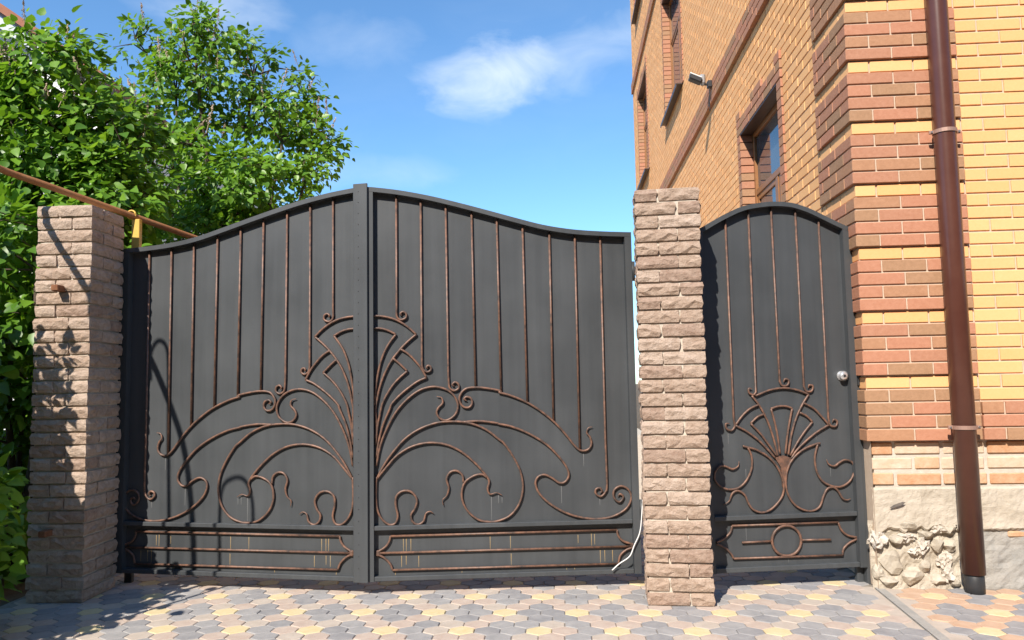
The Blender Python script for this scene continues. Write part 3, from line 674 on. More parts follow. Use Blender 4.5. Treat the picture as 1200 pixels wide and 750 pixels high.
# ------------------------------------------------------------------ split-face brick pillars
def rough_brick(L, D_, H_, seed, key):
    """box with uneven broken faces and ragged arrises"""
    g_ = random.Random(seed); nx, ny, nz_ = 6, 3, 3; idx = {}; vs = []
    def vid(i, j, k):
        if (i, j, k) in idx: return idx[i, j, k]
        x, y, z = -L/2+L*i/nx, -D_/2+D_*j/ny, -H_/2+H_*k/nz_
        ex, ey, ez = i in (0, nx), j in (0, ny), k in (0, nz_)
        n_ = ex+ey+ez
        if n_ == 1 or (n_ >= 2 and not ez):                                   # face interior: bulge outwards
            b = g_.uniform(-.001, .013)*(1 if n_ == 1 else .55)
            if ex: x += b*(1 if i else -1)
            if ey: y += b*(1 if j else -1)
            if n_ == 1: x += g_.uniform(-.006, .006) if not ex else 0; z += g_.uniform(-.007, .007) if not ez else 0
            if ez: z -= b*(1 if k else -1)                                    # top/bottom stay flat
        else:
            c = g_.uniform(-.003, .003)
            if ex: x -= c*(1 if i else -1)
            if ey: y -= c*(1 if j else -1)
            if ez: z -= g_.uniform(0, .002)*(1 if k else -1)
        idx[i, j, k] = len(vs); vs.append((x, y, z)); return idx[i, j, k]
    fs = []
    for i in range(nx):
        for k in range(nz_):
            fs.append((vid(i, 0, k), vid(i+1, 0, k), vid(i+1, 0, k+1), vid(i, 0, k+1))); fs.append((vid(i, ny, k), vid(i, ny, k+1), vid(i+1, ny, k+1), vid(i+1, ny, k)))
    for j in range(ny):
        for k in range(nz_):
            fs.append((vid(0, j, k), vid(0, j, k+1), vid(0, j+1, k+1), vid(0, j+1, k))); fs.append((vid(nx, j, k), vid(nx, j+1, k), vid(nx, j+1, k+1), vid(nx, j, k+1)))
    for kk in (0, nz_):
        for i in range(nx):
            for j in range(ny):
                f = (vid(i, j, kk), vid(i+1, j, kk), vid(i+1, j+1, kk), vid(i, j+1, kk)); fs.append(f if kk else f[::-1])
    mb = MB(); tri = []
    for a, b, c, d in fs: tri += [(a, b, c), (a, c, d)] if g_.random() < .5 else [(a, b, d), (b, c, d)]
    mb.add(vs, tri); return mb.mesh('split_brick', [MT[key]])
def pillar(name_label, corner_fr, yaw, W, Dp, H_, n, seed, flip):
    """corner_fr = front right corner on the ground; yaw of the front face"""
    g_ = random.Random(seed)
    root = empty('gate_pillar', corner_fr, yaw); tag(root, name_label, 'pillar', 'split brick gate pillars')
    pitch = H_/n; h = pitch-.0095; j = .011; dd = .118
    mb = MB(); mb.box(-W+.011, -.011, .011, Dp-.011, -.04, H_-.004); mb.build('mortar_core', MT['mortar_light'], root)
    var = {}
    def br(kind, L):
        k = (kind, round(L, 3), g_.randrange(7))
        if k not in var: var[k] = rough_brick(L, dd, h, seed*100+len(var)*7+k[2], g_.choice(['stone_a', 'stone_a', 'stone_b', 'stone_c']))
        return var[k]
    for c in range(n):
        z = c*pitch+h/2+.003; a = (c+flip) % 2
        # pinwheel of four bricks, turning the other way every second course
        fl, sl_ = W-dd-j, Dp-dd-j
        if a: spots = [(-W+fl/2, dd/2, fl, 0), (-dd/2, sl_/2, sl_, 1), (-fl/2, Dp-dd/2, fl, 0), (-W+dd/2, Dp-sl_/2, sl_, 1)]
        else: spots = [(-fl/2, dd/2, fl, 0), (-dd/2, Dp-sl_/2, sl_, 1), (-W+fl/2, Dp-dd/2, fl, 0), (-W+dd/2, sl_/2, sl_, 1)]
        for x, y, L, r_ in spots:
            o = bpy.data.objects.new('brick', br(r_, L)); o.location = (x+g_.uniform(-.005, .005), y+g_.uniform(-.006, .004), z)
            o.rotation_euler = (0, 0, (math.pi/2 if r_ else 0)+(math.pi if g_.random() < .5 else 0)+g_.uniform(-.008, .008)); link(o, root)
    return root
LP = pillar('left gate pillar of split pinkish brick, half shaded, beside the green shrubs', (-2.520, 4.565, 0), R(-2.5), .335, .345, 2.350, 31, 3, 0)
RP = pillar('sunlit split brick pillar between the wide gate and the narrow door', (1.062, 4.258, 0), R(-8.5), .352, .345, 2.315, 30, 5, 1)
for (x, z, m_) in ((-.175, 1.835, 'rust'), (-.205, .405, 'rust')):
    mb = MB(); mb.box(x-.022, x+.022, -.075, .02, z-.018, z+.018, 0, .004); mb.build('hinge_stub', MT[m_], LP)
mb = MB(); mb.box(-.10, -.03, .06, .085, .0, .002); 

# ------------------------------------------------------------------ gate leaves
def tube_path(pts2, y, sub=4, taper=(0, 0), r=.0066, sx=1.0, off=0.0, sign=1):
    P = catmull(pts2, sub); L = len(P); rad = []
    for i in range(L):
        k = 1.0
        if taper[0] and i < taper[0]*sub: k = .35+.65*i/(taper[0]*sub)
        if taper[1] and L-1-i < taper[1]*sub: k = .3+.7*(L-1-i)/(taper[1]*sub)
        rad.append(r*k)
    return [(sign*(p.x*sx+off), y, p.y) for p in P], rad
def prof_sweep(mb, pts, y0, y1, th, mi=0):
    """rectangular bar swept along a polyline in the leaf plane, th thick below the line"""
    P = [Vector((p[0], 0, p[1])) for p in pts]; vs = []
    for i, p in enumerate(P):
        t = (P[min(i+1, len(P)-1)]-P[max(i-1, 0)]).normalized(); n_ = Vector((-t.z, 0, t.x)); n_ = n_ if n_.z > 0 else -n_
        q = p-n_*th; vs += [(p.x, y0, p.z), (p.x, y1, p.z), (q.x, y1, q.z), (q.x, y0, q.z)]
    fs = []
    for i in range(len(P)-1):
        for k in range(4): fs.append((i*4+k, i*4+(k+1) % 4, i*4+4+(k+1) % 4, i*4+4+k))
    e = (len(P)-1)*4; fs += [(0, 1, 2, 3), (e+3, e+2, e+1, e)]
    mb.add(vs, fs)
def fix_normals(o):
    import bmesh
    bm = bmesh.new(); bm.from_mesh(o.data); bmesh.ops.recalc_face_normals(bm, faces=bm.faces); bm.to_mesh(o.data); bm.free()
SHEET_Y, IRON_Y = .042, .030
BARS = ['r%d' % i for i in range(1, 10)]
SCROLL = {'c1a': (0, 0), 'c1b': (0, 0), 'c2a': (0, 0), 'c2b': (0, 0), 'c3a': (0, 0), 'c3b': (0, 0), 'c4a': (0, 0), 'c4b': (0, 0), 'c5': (0, 2), 'c6': (0, 0), 'c7': (0, 3), 'c8': (0, 3), 'c9': (0, 3), 'c10': (1, 3), 'c11': (0, 1)}
DRIPS = [(.7,.549,.409,0),(.743,.56,.509,0),(.764,.547,.509,0),(1.123,.602,.499,0),(1.355,.525,.48,0),(1.263,.792,.715,0),(.174,.316,.243,1),(.191,.315,.242,1),(.218,.314,.241,1),(.163,.217,.151,1),(.19,.216,.163,1),(.264,.214,.148,1),(.689,.314,.241,1),(.126,.122,.099,1),(.519,.119,.106,1),(.81,.314,.237,1),(.813,.211,.144,1),(1.298,.314,.243,1),(1.317,.311,.249,1),(1.349,.215,.141,1),(1.376,.214,.147,1),(1.423,.213,.146,1),(1.144,.118,.101,1),(1.192,.116,.1,1),(1.217,.309,.259,1)]
def gate_leaf(root, sign, sx, off, a_in, a_out, w_in, w_out, drips):
    T = catmull(LEAF['top'], 5)
    top = sorted([(p.x*sx+off, p.y) for p in T])
    xs = [p[0] for p in top]; zs_ = [p[1] for p in top]
    def tz(a): return float(np.interp(a, xs, zs_))
    X = lambda a: sign*a
    def bx(name, a0, a1, y0, y1, z0, z1, c=.003):
        mb = MB(); lo, hi = sorted((X(a0), X(a1))); mb.box(lo, hi, y0, y1, z0, z1, 0, c); return mb.build(name, MT['gate'], root)
    aa = [a_in+(a_out-a_in)*i/48 for i in range(49)]
    mb = MB(); prof_sweep(mb, [(X(a), tz(a)) for a in aa], 0, .046, .028); o = mb.build('top_rail', MT['gate'], root); fix_normals(o)
    # stiles, their heads cut to the curve
    for a0, a1 in ((a_in, a_in+w_in), (a_out-w_out, a_out)):
        mb = MB(); lo, hi = a0, a1; y0, y1 = .001, .045
        vs = [(X(lo), y0, .079), (X(hi), y0, .079), (X(hi), y1, .079), (X(lo), y1, .079)]+[(X(lo), y0, tz(lo)-.027), (X(hi), y0, tz(hi)-.027), (X(hi), y1, tz(hi)-.027), (X(lo), y1, tz(lo)-.027)]
        mb.add(vs, [(0, 3, 2, 1), (4, 5, 6, 7), (0, 1, 5, 4), (1, 2, 6, 5), (2, 3, 7, 6), (3, 0, 4, 7)]); o = mb.build('stile', MT['gate'], root); fix_normals(o)
    i0, i1 = a_in+w_in+.001, a_out-w_out-.001
    bx('mid_rail', i0, i1, .004, .045, .372, .398); bx('bottom_rail', i0, i1, .004, .045, .0795, .107)
    mb = MB(); vs = [(X(a), SHEET_Y, .09) for a in aa]+[(X(a), SHEET_Y, tz(a)-.015) for a in aa]; vs += [(x, SHEET_Y+.003, z) for x, y, z in vs]; n_ = 49
    fs = []
    for i in range(48): fs += [(i, i+1, n_+i+1, n_+i), (2*n_+i, 3*n_+i, 3*n_+i+1, 2*n_+i+1)]
    mb.add(vs, fs); o = mb.build('sheet_panel', MT['gate'], root)
    for k in BARS:
        pts = [(p[0]*sx+off, p[1]) for p in LEAF[k]]
        a, z_top = pts[0]; pts[0] = (a, tz(a)-.026)
        mb = MB()
        if len(pts) == 2: mb.tube([(X(a), IRON_Y, pts[0][1]), (X(pts[1][0]), IRON_Y, pts[1][1])], .0066, 8)
        else:
            # straight bar first, then the curl
            st = (X(a), IRON_Y, pts[0][1]); P, rad = tube_path(pts[1:], IRON_Y, 5, (0, 1), .0066, 1, 0, sign)
            mb.tube([st]+P, [.0066]+rad, 8)
        mb.build('vertical_bar', MT['iron'], root, True)
    for k, tp in SCROLL.items():
        P, rad = tube_path(LEAF[k], IRON_Y-.0015*(hash(k[-1]) % 1), 5, tp, .0068, sx, off, sign)
        mb = MB(); mb.tube(P, rad, 8); mb.build('scroll', MT['iron'], root, True)
    for k in ('k_top', 'k_mid', 'k_bot', 'k_lt', 'k_lb', 'k_rt', 'k_rb'):
        P, rad = tube_path(LEAF[k], IRON_Y, 5, (0, 0), .0068, sx, off, sign)
        mb = MB(); mb.tube(P, rad, 8); mb.build('border_bar', MT['iron'], root, True)
    for a, z in ((.025, .237), (1.545, .236)):
        mb = MB(); a_ = a*sx+off; mb.box(*sorted((X(a_-.014), X(a_+.014))), .022, .04, z-.018, z+.018, 0, .006); mb.build('collar', MT['iron'], root)
    if drips:
        for c in (0, 1):
            for a, z0, z1, cc in DRIPS:
                if cc == c:
                    mb = MB(); a = a*sx+off; wd = .0022 if c else .0016
                    mb.add([(X(a-wd), SHEET_Y-.0009, z0), (X(a+wd), SHEET_Y-.0009, z0), (X(a+wd*.5), SHEET_Y-.0009, z1), (X(a-wd*.5), SHEET_Y-.0009, z1)], [(0, 1, 2, 3)])
                    mb.build('drip_stain', MT['drip_rust' if c else 'drip_white'], root)
ang = math.atan2(.086, 1.575)
GR = empty('gate_leaf', (-.840, 4.600, 0), ang)
tag(GR, 'right leaf of the wide dark grey gate, beside the sunlit pillar', 'gate leaf', 'leaves of the wide metal gate')
gate_leaf(GR, 1, 1.0, 0.0, -.029, 1.588, .034, .042, True)
GL = empty('gate_leaf', (-.880, 4.598, 0), math.atan2(-.332, 1.595))
tag(GL, 'left leaf of the wide dark grey gate with riveted meeting strip and pillar shadow', 'gate leaf', 'leaves of the wide metal gate')
gate_leaf(GL, -1, 1.02, .078, .012, 1.700, .06, .066, True)
mb = MB(); mb.box(-.074, .0165, -.014, -.002, .078, 2.452, 0, .002); ast = mb.build('meeting_strip', MT['gate'], GL)
mb = MB()
for i in range(34):
    z = .16+i*.068; mb.tube([(-.040, -.0165, z), (-.040, -.012, z)], [.0022, .0034], 6)
mb.build('rivets', MT['black'], ast)
for z in (.45, 1.9):                                        # hinges at both outer stiles
    mb = MB(); mb.tube([(1.596, .02, z-.06), (1.596, .02, z+.06)], .013, 10); mb.build('hinge', MT['gate'], GR, True)
    mb = MB(); mb.tube([(-1.706, .02, z-.06), (-1.706, .02, z+.06)], .013, 10); mb.build('hinge', MT['gate'], GL, True)

# thin white cable end hanging in front of the right leaf
mb = MB(); ct = Vector((-.840, 4.600, 0)); er = Vector((math.cos(ang), math.sin(ang), 0)); nr = Vector((-er.y, er.x, 0))
P = catmull([(1.407, .1084), (1.4523, .1453), (1.5149, .1863), (1.5442, .2484), (1.581, .327), (1.597, .4433), (1.61, .62), (1.62, .9)], 6)
mb.tube([ct+er*p.x-nr*(.018)+Vector((0, 0, p.y)) for p in P], .0036, 6)
tag(mb.build('cable', MT['cable'], None, True), 'thin white cable dangling at the lower corner of the gate by the pillar', 'cable')

# ------------------------------------------------------------------ narrow door
D0 = Vector((1.13, 4.56, 0)); dang = math.atan2(.105, .948)
DR = empty('garden_door', D0, dang)
tag(DR, 'narrow dark grey arched metal door with fan scrollwork beside the brick house', 'door')
AT = catmull([(-.02, 2.118), (.035, 2.145), (.078, 2.17), (.165, 2.217), (.269, 2.264), (.355, 2.285), (.476, 2.299), (.597, 2.293), (.70, 2.263), (.785, 2.225), (.87, 2.184), (.964, 2.142)], 4)
dxs = [p.x for p in AT]; dzs = [p.y for p in AT]
dtz = lambda a: float(np.interp(a, dxs, dzs))
da0, da1 = -.012, .958
aa = [da0+(da1-da0)*i/40 for i in range(41)]
mb = MB(); prof_sweep(mb, [(a, dtz(a)) for a in aa], 0, .046, .027); o = mb.build('top_rail', MT['gate'], DR); fix_normals(o)
for lo, hi in ((da0, .03), (.917, da1)):
    mb = MB(); y0, y1 = .001, .045
    mb.add([(lo, y0, .097), (hi, y0, .097), (hi, y1, .097), (lo, y1, .097), (lo, y0, dtz(lo)-.026), (hi, y0, dtz(hi)-.026), (hi, y1, dtz(hi)-.026), (lo, y1, dtz(lo)-.026)],
           [(0, 3, 2, 1), (4, 5, 6, 7), (0, 1, 5, 4), (1, 2, 6, 5), (2, 3, 7, 6), (3, 0, 4, 7)]); o = mb.build('stile', MT['gate'], DR); fix_normals(o)
for n_, z0, z1 in (('mid_rail', .397, .424), ('bottom_rail', .099, .128)):
    mb = MB(); mb.box(.031, .916, .004, .045, z0, z1, 0, .003); mb.build(n_, MT['gate'], DR)
mb = MB(); vs = [(a, SHEET_Y, .11) for a in aa]+[(a, SHEET_Y, dtz(a)-.015) for a in aa]; vs += [(x, SHEET_Y+.003, z) for x, y, z in vs]
fs = []
for i in range(40): fs += [(i, i+1, 41+i+1, 41+i), (82+i, 123+i, 123+i+1, 82+i+1)]
mb.add(vs, fs); mb.build('sheet_panel', MT['gate'], DR)
mb = MB(); mb.box(.9625, .995, .012, .06, -.02, 2.10, 0, .003); mb.build('door_post', MT['gate'], DR)
mb = MB(); mb.box(.9225, .9615, .05, .085, -.02, .4, 0, .003); mb.build('post_foot', MT['gate'], DR)
rx = [(.183, 'rod1b'), (.331, 'rod2b'), (.477, 'rod3b'), (.632, 'rod4b'), (.78, 'rod5b')]
for a, k in rx:
    mb = MB(); P, rad = tube_path(DOOR[k], IRON_Y, 5, (0, 1), .0062); mb.tube([(a, IRON_Y, dtz(a)-.026)]+P, [.0062]+rad, 8); mb.build('vertical_bar', MT['iron'], DR, True)
for k, v in DOOR.items():
    if k in ('circ', 'tri') or k.startswith('rod'): continue
    P, rad = tube_path(v, IRON_Y, 5, (0, 2) if k in ('L', 'L2', 'Rr', 'R2') else (0, 0), .0064)
    mb = MB(); mb.tube(P, rad, 8); mb.build('border_bar' if k in ('kt', 'kb', 'lt', 'lb', 'rt', 'rb', 'ml', 'mr') else 'scroll', MT['iron'], DR, True)
mb = MB(); P = [(.478+.09*math.cos(t_*math.pi/24), IRON_Y, .265+.088*math.sin(t_*math.pi/24)) for t_ in range(49)]; mb.tube(P, .008, 8, cap=False); mb.build('ring', MT['iron'], DR, True)
t3 = DOOR['tri']; mb = MB()
P = [(t3[0][0]-.006, t3[0][1]), ((t3[0][0]+t3[1][0])/2, t3[0][1]+.012), (t3[1][0]+.006, t3[1][1]), (t3[1][0]-.03, t3[1][1]-.06), (t3[2][0]+.006, t3[2][1]+.02), (t3[2][0], t3[2][1]), (t3[2][0]-.006, t3[2][1]+.02), (t3[0][0]+.03, t3[0][1]-.06)]
n_ = len(P); mb.add([(a, .028, z) for a, z in P]+[(a, .0415, z) for a, z in P], [tuple(range(n_))[::-1]]+[(i, (i+1) % n_, n_+(i+1) % n_, n_+i) for i in range(n_)]); o = mb.build('palmette_plate', MT['iron'], DR); fix_normals(o)
mb = MB(); mb.tube([(.880, .041, 1.232), (.880, .034, 1.232), (.880, .030, 1.232), (.880, .016, 1.232), (.880, .008, 1.232), (.880, .0, 1.232)], [.030, .030, .02, .02, .030, .016], 20)
kn = mb.build('door_knob', MT['chrome'], DR, True)
mb = MB(); mb.tube([(.880, .0005, 1.232), (.880, -.002, 1.232)], [.009, .008], 12); mb.build('keyhole', MT['black'], kn)
mb = MB(); mb.box(.962, .998, -.004, .03, 1.17, 1.29, 0, .004); mb.build('lock_keeper', MT['black'], DR)
for a, z0, z1 in ((.236, .352, .275), (.15, .90, .84), (.25, .69, .60), (.78, .70, .63), (.49, .17, .135), (.70, .90, .85)):
    mb = MB(); mb.add([(a-.0014, SHEET_Y-.0009, z0), (a+.0014, SHEET_Y-.0009, z0), (a+.0006, SHEET_Y-.0009, z1), (a-.0006, SHEET_Y-.0009, z1)], [(0, 1, 2, 3)]); mb.build('drip_stain', MT['drip_white'], DR)

# ------------------------------------------------------------------ gas pipe on its yellow post
mb = MB()
P = catmull([(-2.93, 2.98, -.1), (-2.93, 2.985, 1.1), (-2.93, 3.015, 1.96), (-2.93, 3.095, 2.33), (-2.93, 3.215, 2.515), (-2.93, 3.46, 2.58), (-2.93, 3.74, 2.59), (-2.935, 3.945, 2.56), (-2.945, 4.13, 2.535), (-2.931, 4.330, 2.506), (-2.787, 4.565, 2.462), (-2.648, 4.792, 2.419), (-2.508, 5.020, 2.376), (-2.296, 5.365, 2.312), (-2.000, 5.848, 2.221)], 5)
mb.tube(P, .0205, 12); gp = mb.build('gas_pipe', MT['rust_pipe'], None, True)
tag(gp, 'rusty brown pipe sloping across the top of the left pillar', 'pipe')
ps = empty('pipe_support', (-2.485, 5.04, 0)); tag(ps, 'yellow painted metal post holding the rusty pipe behind the left pillar', 'post')
mb = MB(); mb.box(-.026, .026, -.02, .02, .45, 2.355, 0, .003)
mb2 = MB(); mb2.box(-.024, .024, -.018, .018, -.05, .45, 0, .003); mb2.build('post_base', MT['black'], ps)
mb.build('post', MT['gas_yellow'], ps)
mb = MB(); mb.tube([(-.03+.028*math.cos(t_)*1.0, -.018, 2.385+.028*math.sin(t_)) for t_ in [k*math.pi/8 for k in range(17)]], .006, 6); mb.build('clamp', MT['gas_yellow'], ps, True)
# ------------------------------------------------------------------ foliage
def leaf_template(wd=.38, curl=.10):
    v = [(0, 0, 0), (-wd*.80, .10, .05), (-wd, .36, .07), (-wd*.62, .70, .03), (0, 1.06, -curl), (wd*.62, .70, .03), (wd, .36, .07), (wd*.80, .10, .05), (0, .40, -.03), (0, .72, -.04)]
    f = [(0, 8, 1), (1, 8, 2), (2, 8, 9), (2, 9, 3), (3, 9, 4), (4, 9, 5), (5, 9, 6), (6, 9, 8), (6, 8, 7), (7, 8, 0)]
    return np.array(v), [tuple(reversed(t)) for t in f]
LV, LF = leaf_template()
LF = [(a, b, c) for a, b, c in LF]
leaf_me = []
for gm in GREENS:
    me = bpy.data.meshes.new('leaf'); me.from_pydata(LV.tolist(), [], LF); me.materials.append(gm); me.polygons.foreach_set('use_smooth', [True]*len(me.polygons)); leaf_me.append(me)
def leaf_matrix(p, tipdir, nrm, s):
    y = Vector(tipdir).normalized(); z = Vector(nrm); z = (z-y*z.dot(y)); z = z.normalized() if z.length > 1e-5 else y.orthogonal().normalized(); x = y.cross(z)
    M = Matrix((x*s, y*s, z*s)).transposed().to_4x4(); M.translation = p; return M
def shrub(name, label, base, lobes, n_clumps, per, size, seed, stems=5, n_ind=300, spikes=0, group=None, twig_r=.012, keep=None, cat='shrub', shell=.55, spike_zmin=0, extra=()):
    """lobes: (centre, radii); leaves grow in tufts on twigs that reach into the lobes"""
    g_ = random.Random(seed)
    root = empty(name, base); tag(root, label, cat, group); B0 = Vector(base)
    vol = [l_[1][0]*l_[1][1]*l_[1][2] for l_ in lobes]
    clumps = []; tries = 0
    while len(clumps) < n_clumps and tries < n_clumps*30:
        tries += 1
        c, r_ = g_.choices(lobes, vol)[0]; d = Vector((g_.gauss(0, 1), g_.gauss(0, 1), g_.gauss(0, 1))).normalized(); k = g_.uniform(shell, 1.0)**.7
        p = Vector((c[0]+d.x*r_[0]*k, c[1]+d.y*r_[1]*k, c[2]+d.z*r_[2]*k))
        if p.z < .1 or (keep and not keep(p)): continue
        clumps.append((p, d, Vector(c)))
    clumps += [(Vector(e), Vector((.4, -.5, .6)).normalized(), Vector(e)) for e in extra]
    # stems and limbs
    wood = MB(); limb_pts = []
    for s in range(stems):
        c, r_ = lobes[s % len(lobes)]; a = g_.uniform(0, 6.28); st = B0+Vector((math.cos(a)*.12, math.sin(a)*.12, -.05)); tgt = Vector(c)+Vector((g_.uniform(-.4, .4)*r_[0], g_.uniform(-.4, .4)*r_[1], g_.uniform(.1, .6)*r_[2]))
        P = []
        for i in range(9):
            t = i/8; q = st.lerp(tgt, t); q += Vector((math.sin(t*5+s)*.08, math.cos(t*4+s*2)*.08, 0))*t; P.append(q)
        wood.tube(P, [twig_r*3.2*(1-.75*i/8) for i in range(9)], 7); limb_pts += [(q, twig_r*3.2*(1-.75*i/8)) for i, q in enumerate(P)][2:]
    for (p, d, c) in clumps:
        q, rr = min(limb_pts, key=lambda t_: (t_[0]-p).length+max(0, t_[0].z-p.z)*1.5)
        mid = q.lerp(p, .5)+Vector((g_.uniform(-.06, .06), g_.uniform(-.06, .06), g_.uniform(-.02, .08)))
        wood.tube([q, mid, p+d*.05], [min(rr, twig_r)*.9, twig_r*.55, twig_r*.22], 4, cap=False)
        if g_.random() < .25: limb_pts.append((mid, twig_r*.6))
    wo = wood.build('trunk', MT['bark'], root, True)
    leaves = []
    for (p, d, c) in clumps:
        n_ = int(per*g_.uniform(.55, 1.4)); cr_ = g_.uniform(.7, 1.3)*size*1.9; tint = g_.random()
        for _ in range(n_):
            o = Vector((g_.gauss(0, 1), g_.gauss(0, 1), g_.gauss(0, .8)))*cr_*.62; q = p+o
            if keep and not keep(q): continue
            td = (o.normalized()*.8+d*.35+Vector((0, 0, -.45))+Vector((g_.gauss(0, .35), g_.gauss(0, .35), g_.gauss(0, .3))))
            nm = Vector((-.25, -.45, .75))+d*.5+Vector((g_.gauss(0, .45), g_.gauss(0, .45), g_.gauss(0, .35)))
            leaves.append((leaf_matrix(q, td, nm, size*g_.uniform(.6, 1.25)), 2 if tint < .3 and g_.random() < .7 else (1 if g_.random() < .45 else 0)))
    def score(l_):
        q = project(l_[0].translation)
        if q is None or not (-8 < q[0] < 1208 and -8 < q[1] < 740): return 0
        if q[0] > 150 and q[1] > 290: return 0
        nrm = (l_[0].to_3x3() @ Vector((0, 0, 1))).normalized(); vd = (l_[0].translation-Vector((0, 0, CAM_H))).normalized()
        return abs(nrm.dot(vd))*l_[0].to_scale()[0]/q[2]**2.2
    leaves.sort(key=score, reverse=True)
    k = 0
    for M, mi in leaves[:n_ind]:
        if score((M, mi)) <= 0: break
        o = bpy.data.objects.new('leaf', leaf_me[mi]); link(o, root); M2 = M.copy(); M2.translation = M.translation-B0; o.matrix_local = M2; k += 1
    rest = leaves[k:]
    if rest:
        A = np.array([np.array(M) for M, _ in rest]); V = np.einsum('nij,kj->nki', A[:, :3, :3], LV)+A[:, None, :3, 3]-np.array(B0)
        nl = len(rest); nv = len(LV); Fa = (np.array(LF)[None]+(np.arange(nl)*nv)[:, None, None]).reshape(-1, 3)
        me = bpy.data.meshes.new('crown'); me.vertices.add(nl*nv); me.vertices.foreach_set('co', V.reshape(-1))
        nf = len(Fa); me.loops.add(nf*3); me.loops.foreach_set('vertex_index', Fa.reshape(-1).astype(np.int32)); me.polygons.add(nf); me.polygons.foreach_set('loop_start', np.arange(nf)*3); me.polygons.foreach_set('loop_total', np.full(nf, 3))
        for gm in GREENS: me.materials.append(gm)
        me.polygons.foreach_set('material_index', np.repeat([mi for _, mi in rest], len(LF)).astype(np.int32)); me.polygons.foreach_set('use_smooth', np.ones(nf, bool)); me.update(calc_edges=True)
        tag(link(bpy.data.objects.new('crown', me), root), kind='stuff')
    wo.location = -B0
    # withered flower panicles standing above the leaves
    cand = sorted(clumps, key=lambda t_: -t_[0].z-.3*t_[0].x*(1 if spike_zmin < 0 else 0))
    cand = [c for c in cand if in_frame(c[0])][:int(spikes*1.7)]; g_.shuffle(cand)
    for (p, d, c) in cand[:spikes]:
        if not hasattr(shrub, 'spike'):
            mb = MB()
            for i in range(46):
                t = g_.random()**.8; r_ = .020*(1-t*.85)*g_.uniform(.4, 1.2); a = g_.uniform(0, 6.28); x, y, z = r_*math.cos(a), r_*math.sin(a), t*.17; s_ = g_.uniform(.0028, .0058)
                mb.add([(x+s_, y, z), (x-s_*.5, y+s_, z), (x-s_*.5, y-s_, z), (x, y, z+s_*2.2)], [(0, 1, 3), (1, 2, 3), (2, 0, 3), (0, 2, 1)])
            mb.tube([(0, 0, -.06), (0, 0, .16)], .0025, 4); shrub.spike = mb.mesh('flower_spike', [MT['twig_dead']])
        o = bpy.data.objects.new('flower_spike', shrub.spike); link(o, root); o.location = p-B0+Vector((g_.uniform(-.05, .05), g_.uniform(-.05, .05), .09))
        o.rotation_euler = (g_.gauss(0, .2), g_.gauss(0, .2), g_.uniform(0, 6)); k_ = g_.uniform(.9, 1.6); o.scale = (k_, k_, k_)
    return root
def W(px, py, Y):
    """world point seen at a place in the picture, at depth Y"""
    d = fwd+rgt*(px-600)/F_PX-upv*(py-375)/F_PX; return Vector((0, 0, CAM_H))+d*(Y/d.y)
def lob(px, py, Y, rx_, rz_, ry_=None):
    c = W(px, py, Y); k = Y/F_PX; return ((c.x, c.y, c.z), (rx_*k, (ry_ if ry_ else rx_*k*.9), rz_*k))
# the far lilac behind the gate
shrub('lilac_bush', 'tall lilac bush behind the left gate leaf with open crown against the sky', (-3.1, 8.3, 0),
      [lob(245, 75, 8.0, 62, 62), lob(195, 120, 8.0, 62, 60), lob(308, 115, 8.2, 58, 58), lob(335, 175, 8.0, 62, 40), lob(215, 205, 7.8, 90, 58), lob(290, 225, 7.7, 88, 50), lob(165, 70, 8.3, 40, 42), lob(372, 175, 8.2, 26, 26), lob(230, 300, 7.8, 110, 60), lob(345, 128, 8.2, 34, 40), lob(240, 32, 8.0, 28, 22)],
      300, 46, .072, 21, stems=9, spikes=70, twig_r=.015, cat='bush')
# the nearer lilac at the left edge
shrub('lilac_bush', 'dense large leaved lilac bush at the left edge above the rusty pipe', (-3.6, 6.1, 0),
      [lob(55, 95, 6.0, 58, 62), lob(105, 85, 6.2, 40, 55), lob(20, 70, 6.0, 40, 50), lob(20, 160, 5.9, 60, 55), lob(110, 160, 6.1, 62, 60), lob(60, 190, 5.9, 70, 60), lob(-40, 120, 6.0, 60, 80), lob(120, 235, 6.0, 80, 55), lob(42, 45, 6.1, 22, 25), lob(70, 290, 6.2, 90, 70), lob(-40, 240, 6, 60, 80)],
      260, 44, .082, 22, stems=8, spikes=40, twig_r=.014, cat='bush')
# hedge shrub left of the pillar
shrub('hedge_shrub', 'leafy green shrub filling the gap left of the left pillar', (-3.35, 5.35, 0),
      [((-3.35, 5.25, 2.15), (.42, .32, .42)), ((-3.45, 5.3, 1.5), (.5, .35, .5)), ((-3.3, 5.35, .9), (.42, .3, .5)), ((-3.5, 5.2, .4), (.5, .3, .4)), ((-3.0, 5.6, 1.9), (.3, .25, .4)), ((-3.05, 5.6, 1.2), (.3, .25, .6)), ((-3.9, 5.9, 1.2), (.6, .3, 1.0)), ((-3.7, 5.8, 2.0), (.6, .3, .5)), ((-3.4, 5.7, .5), (.6, .25, .5))],
      260, 34, .092, 23, stems=6, twig_r=.012)
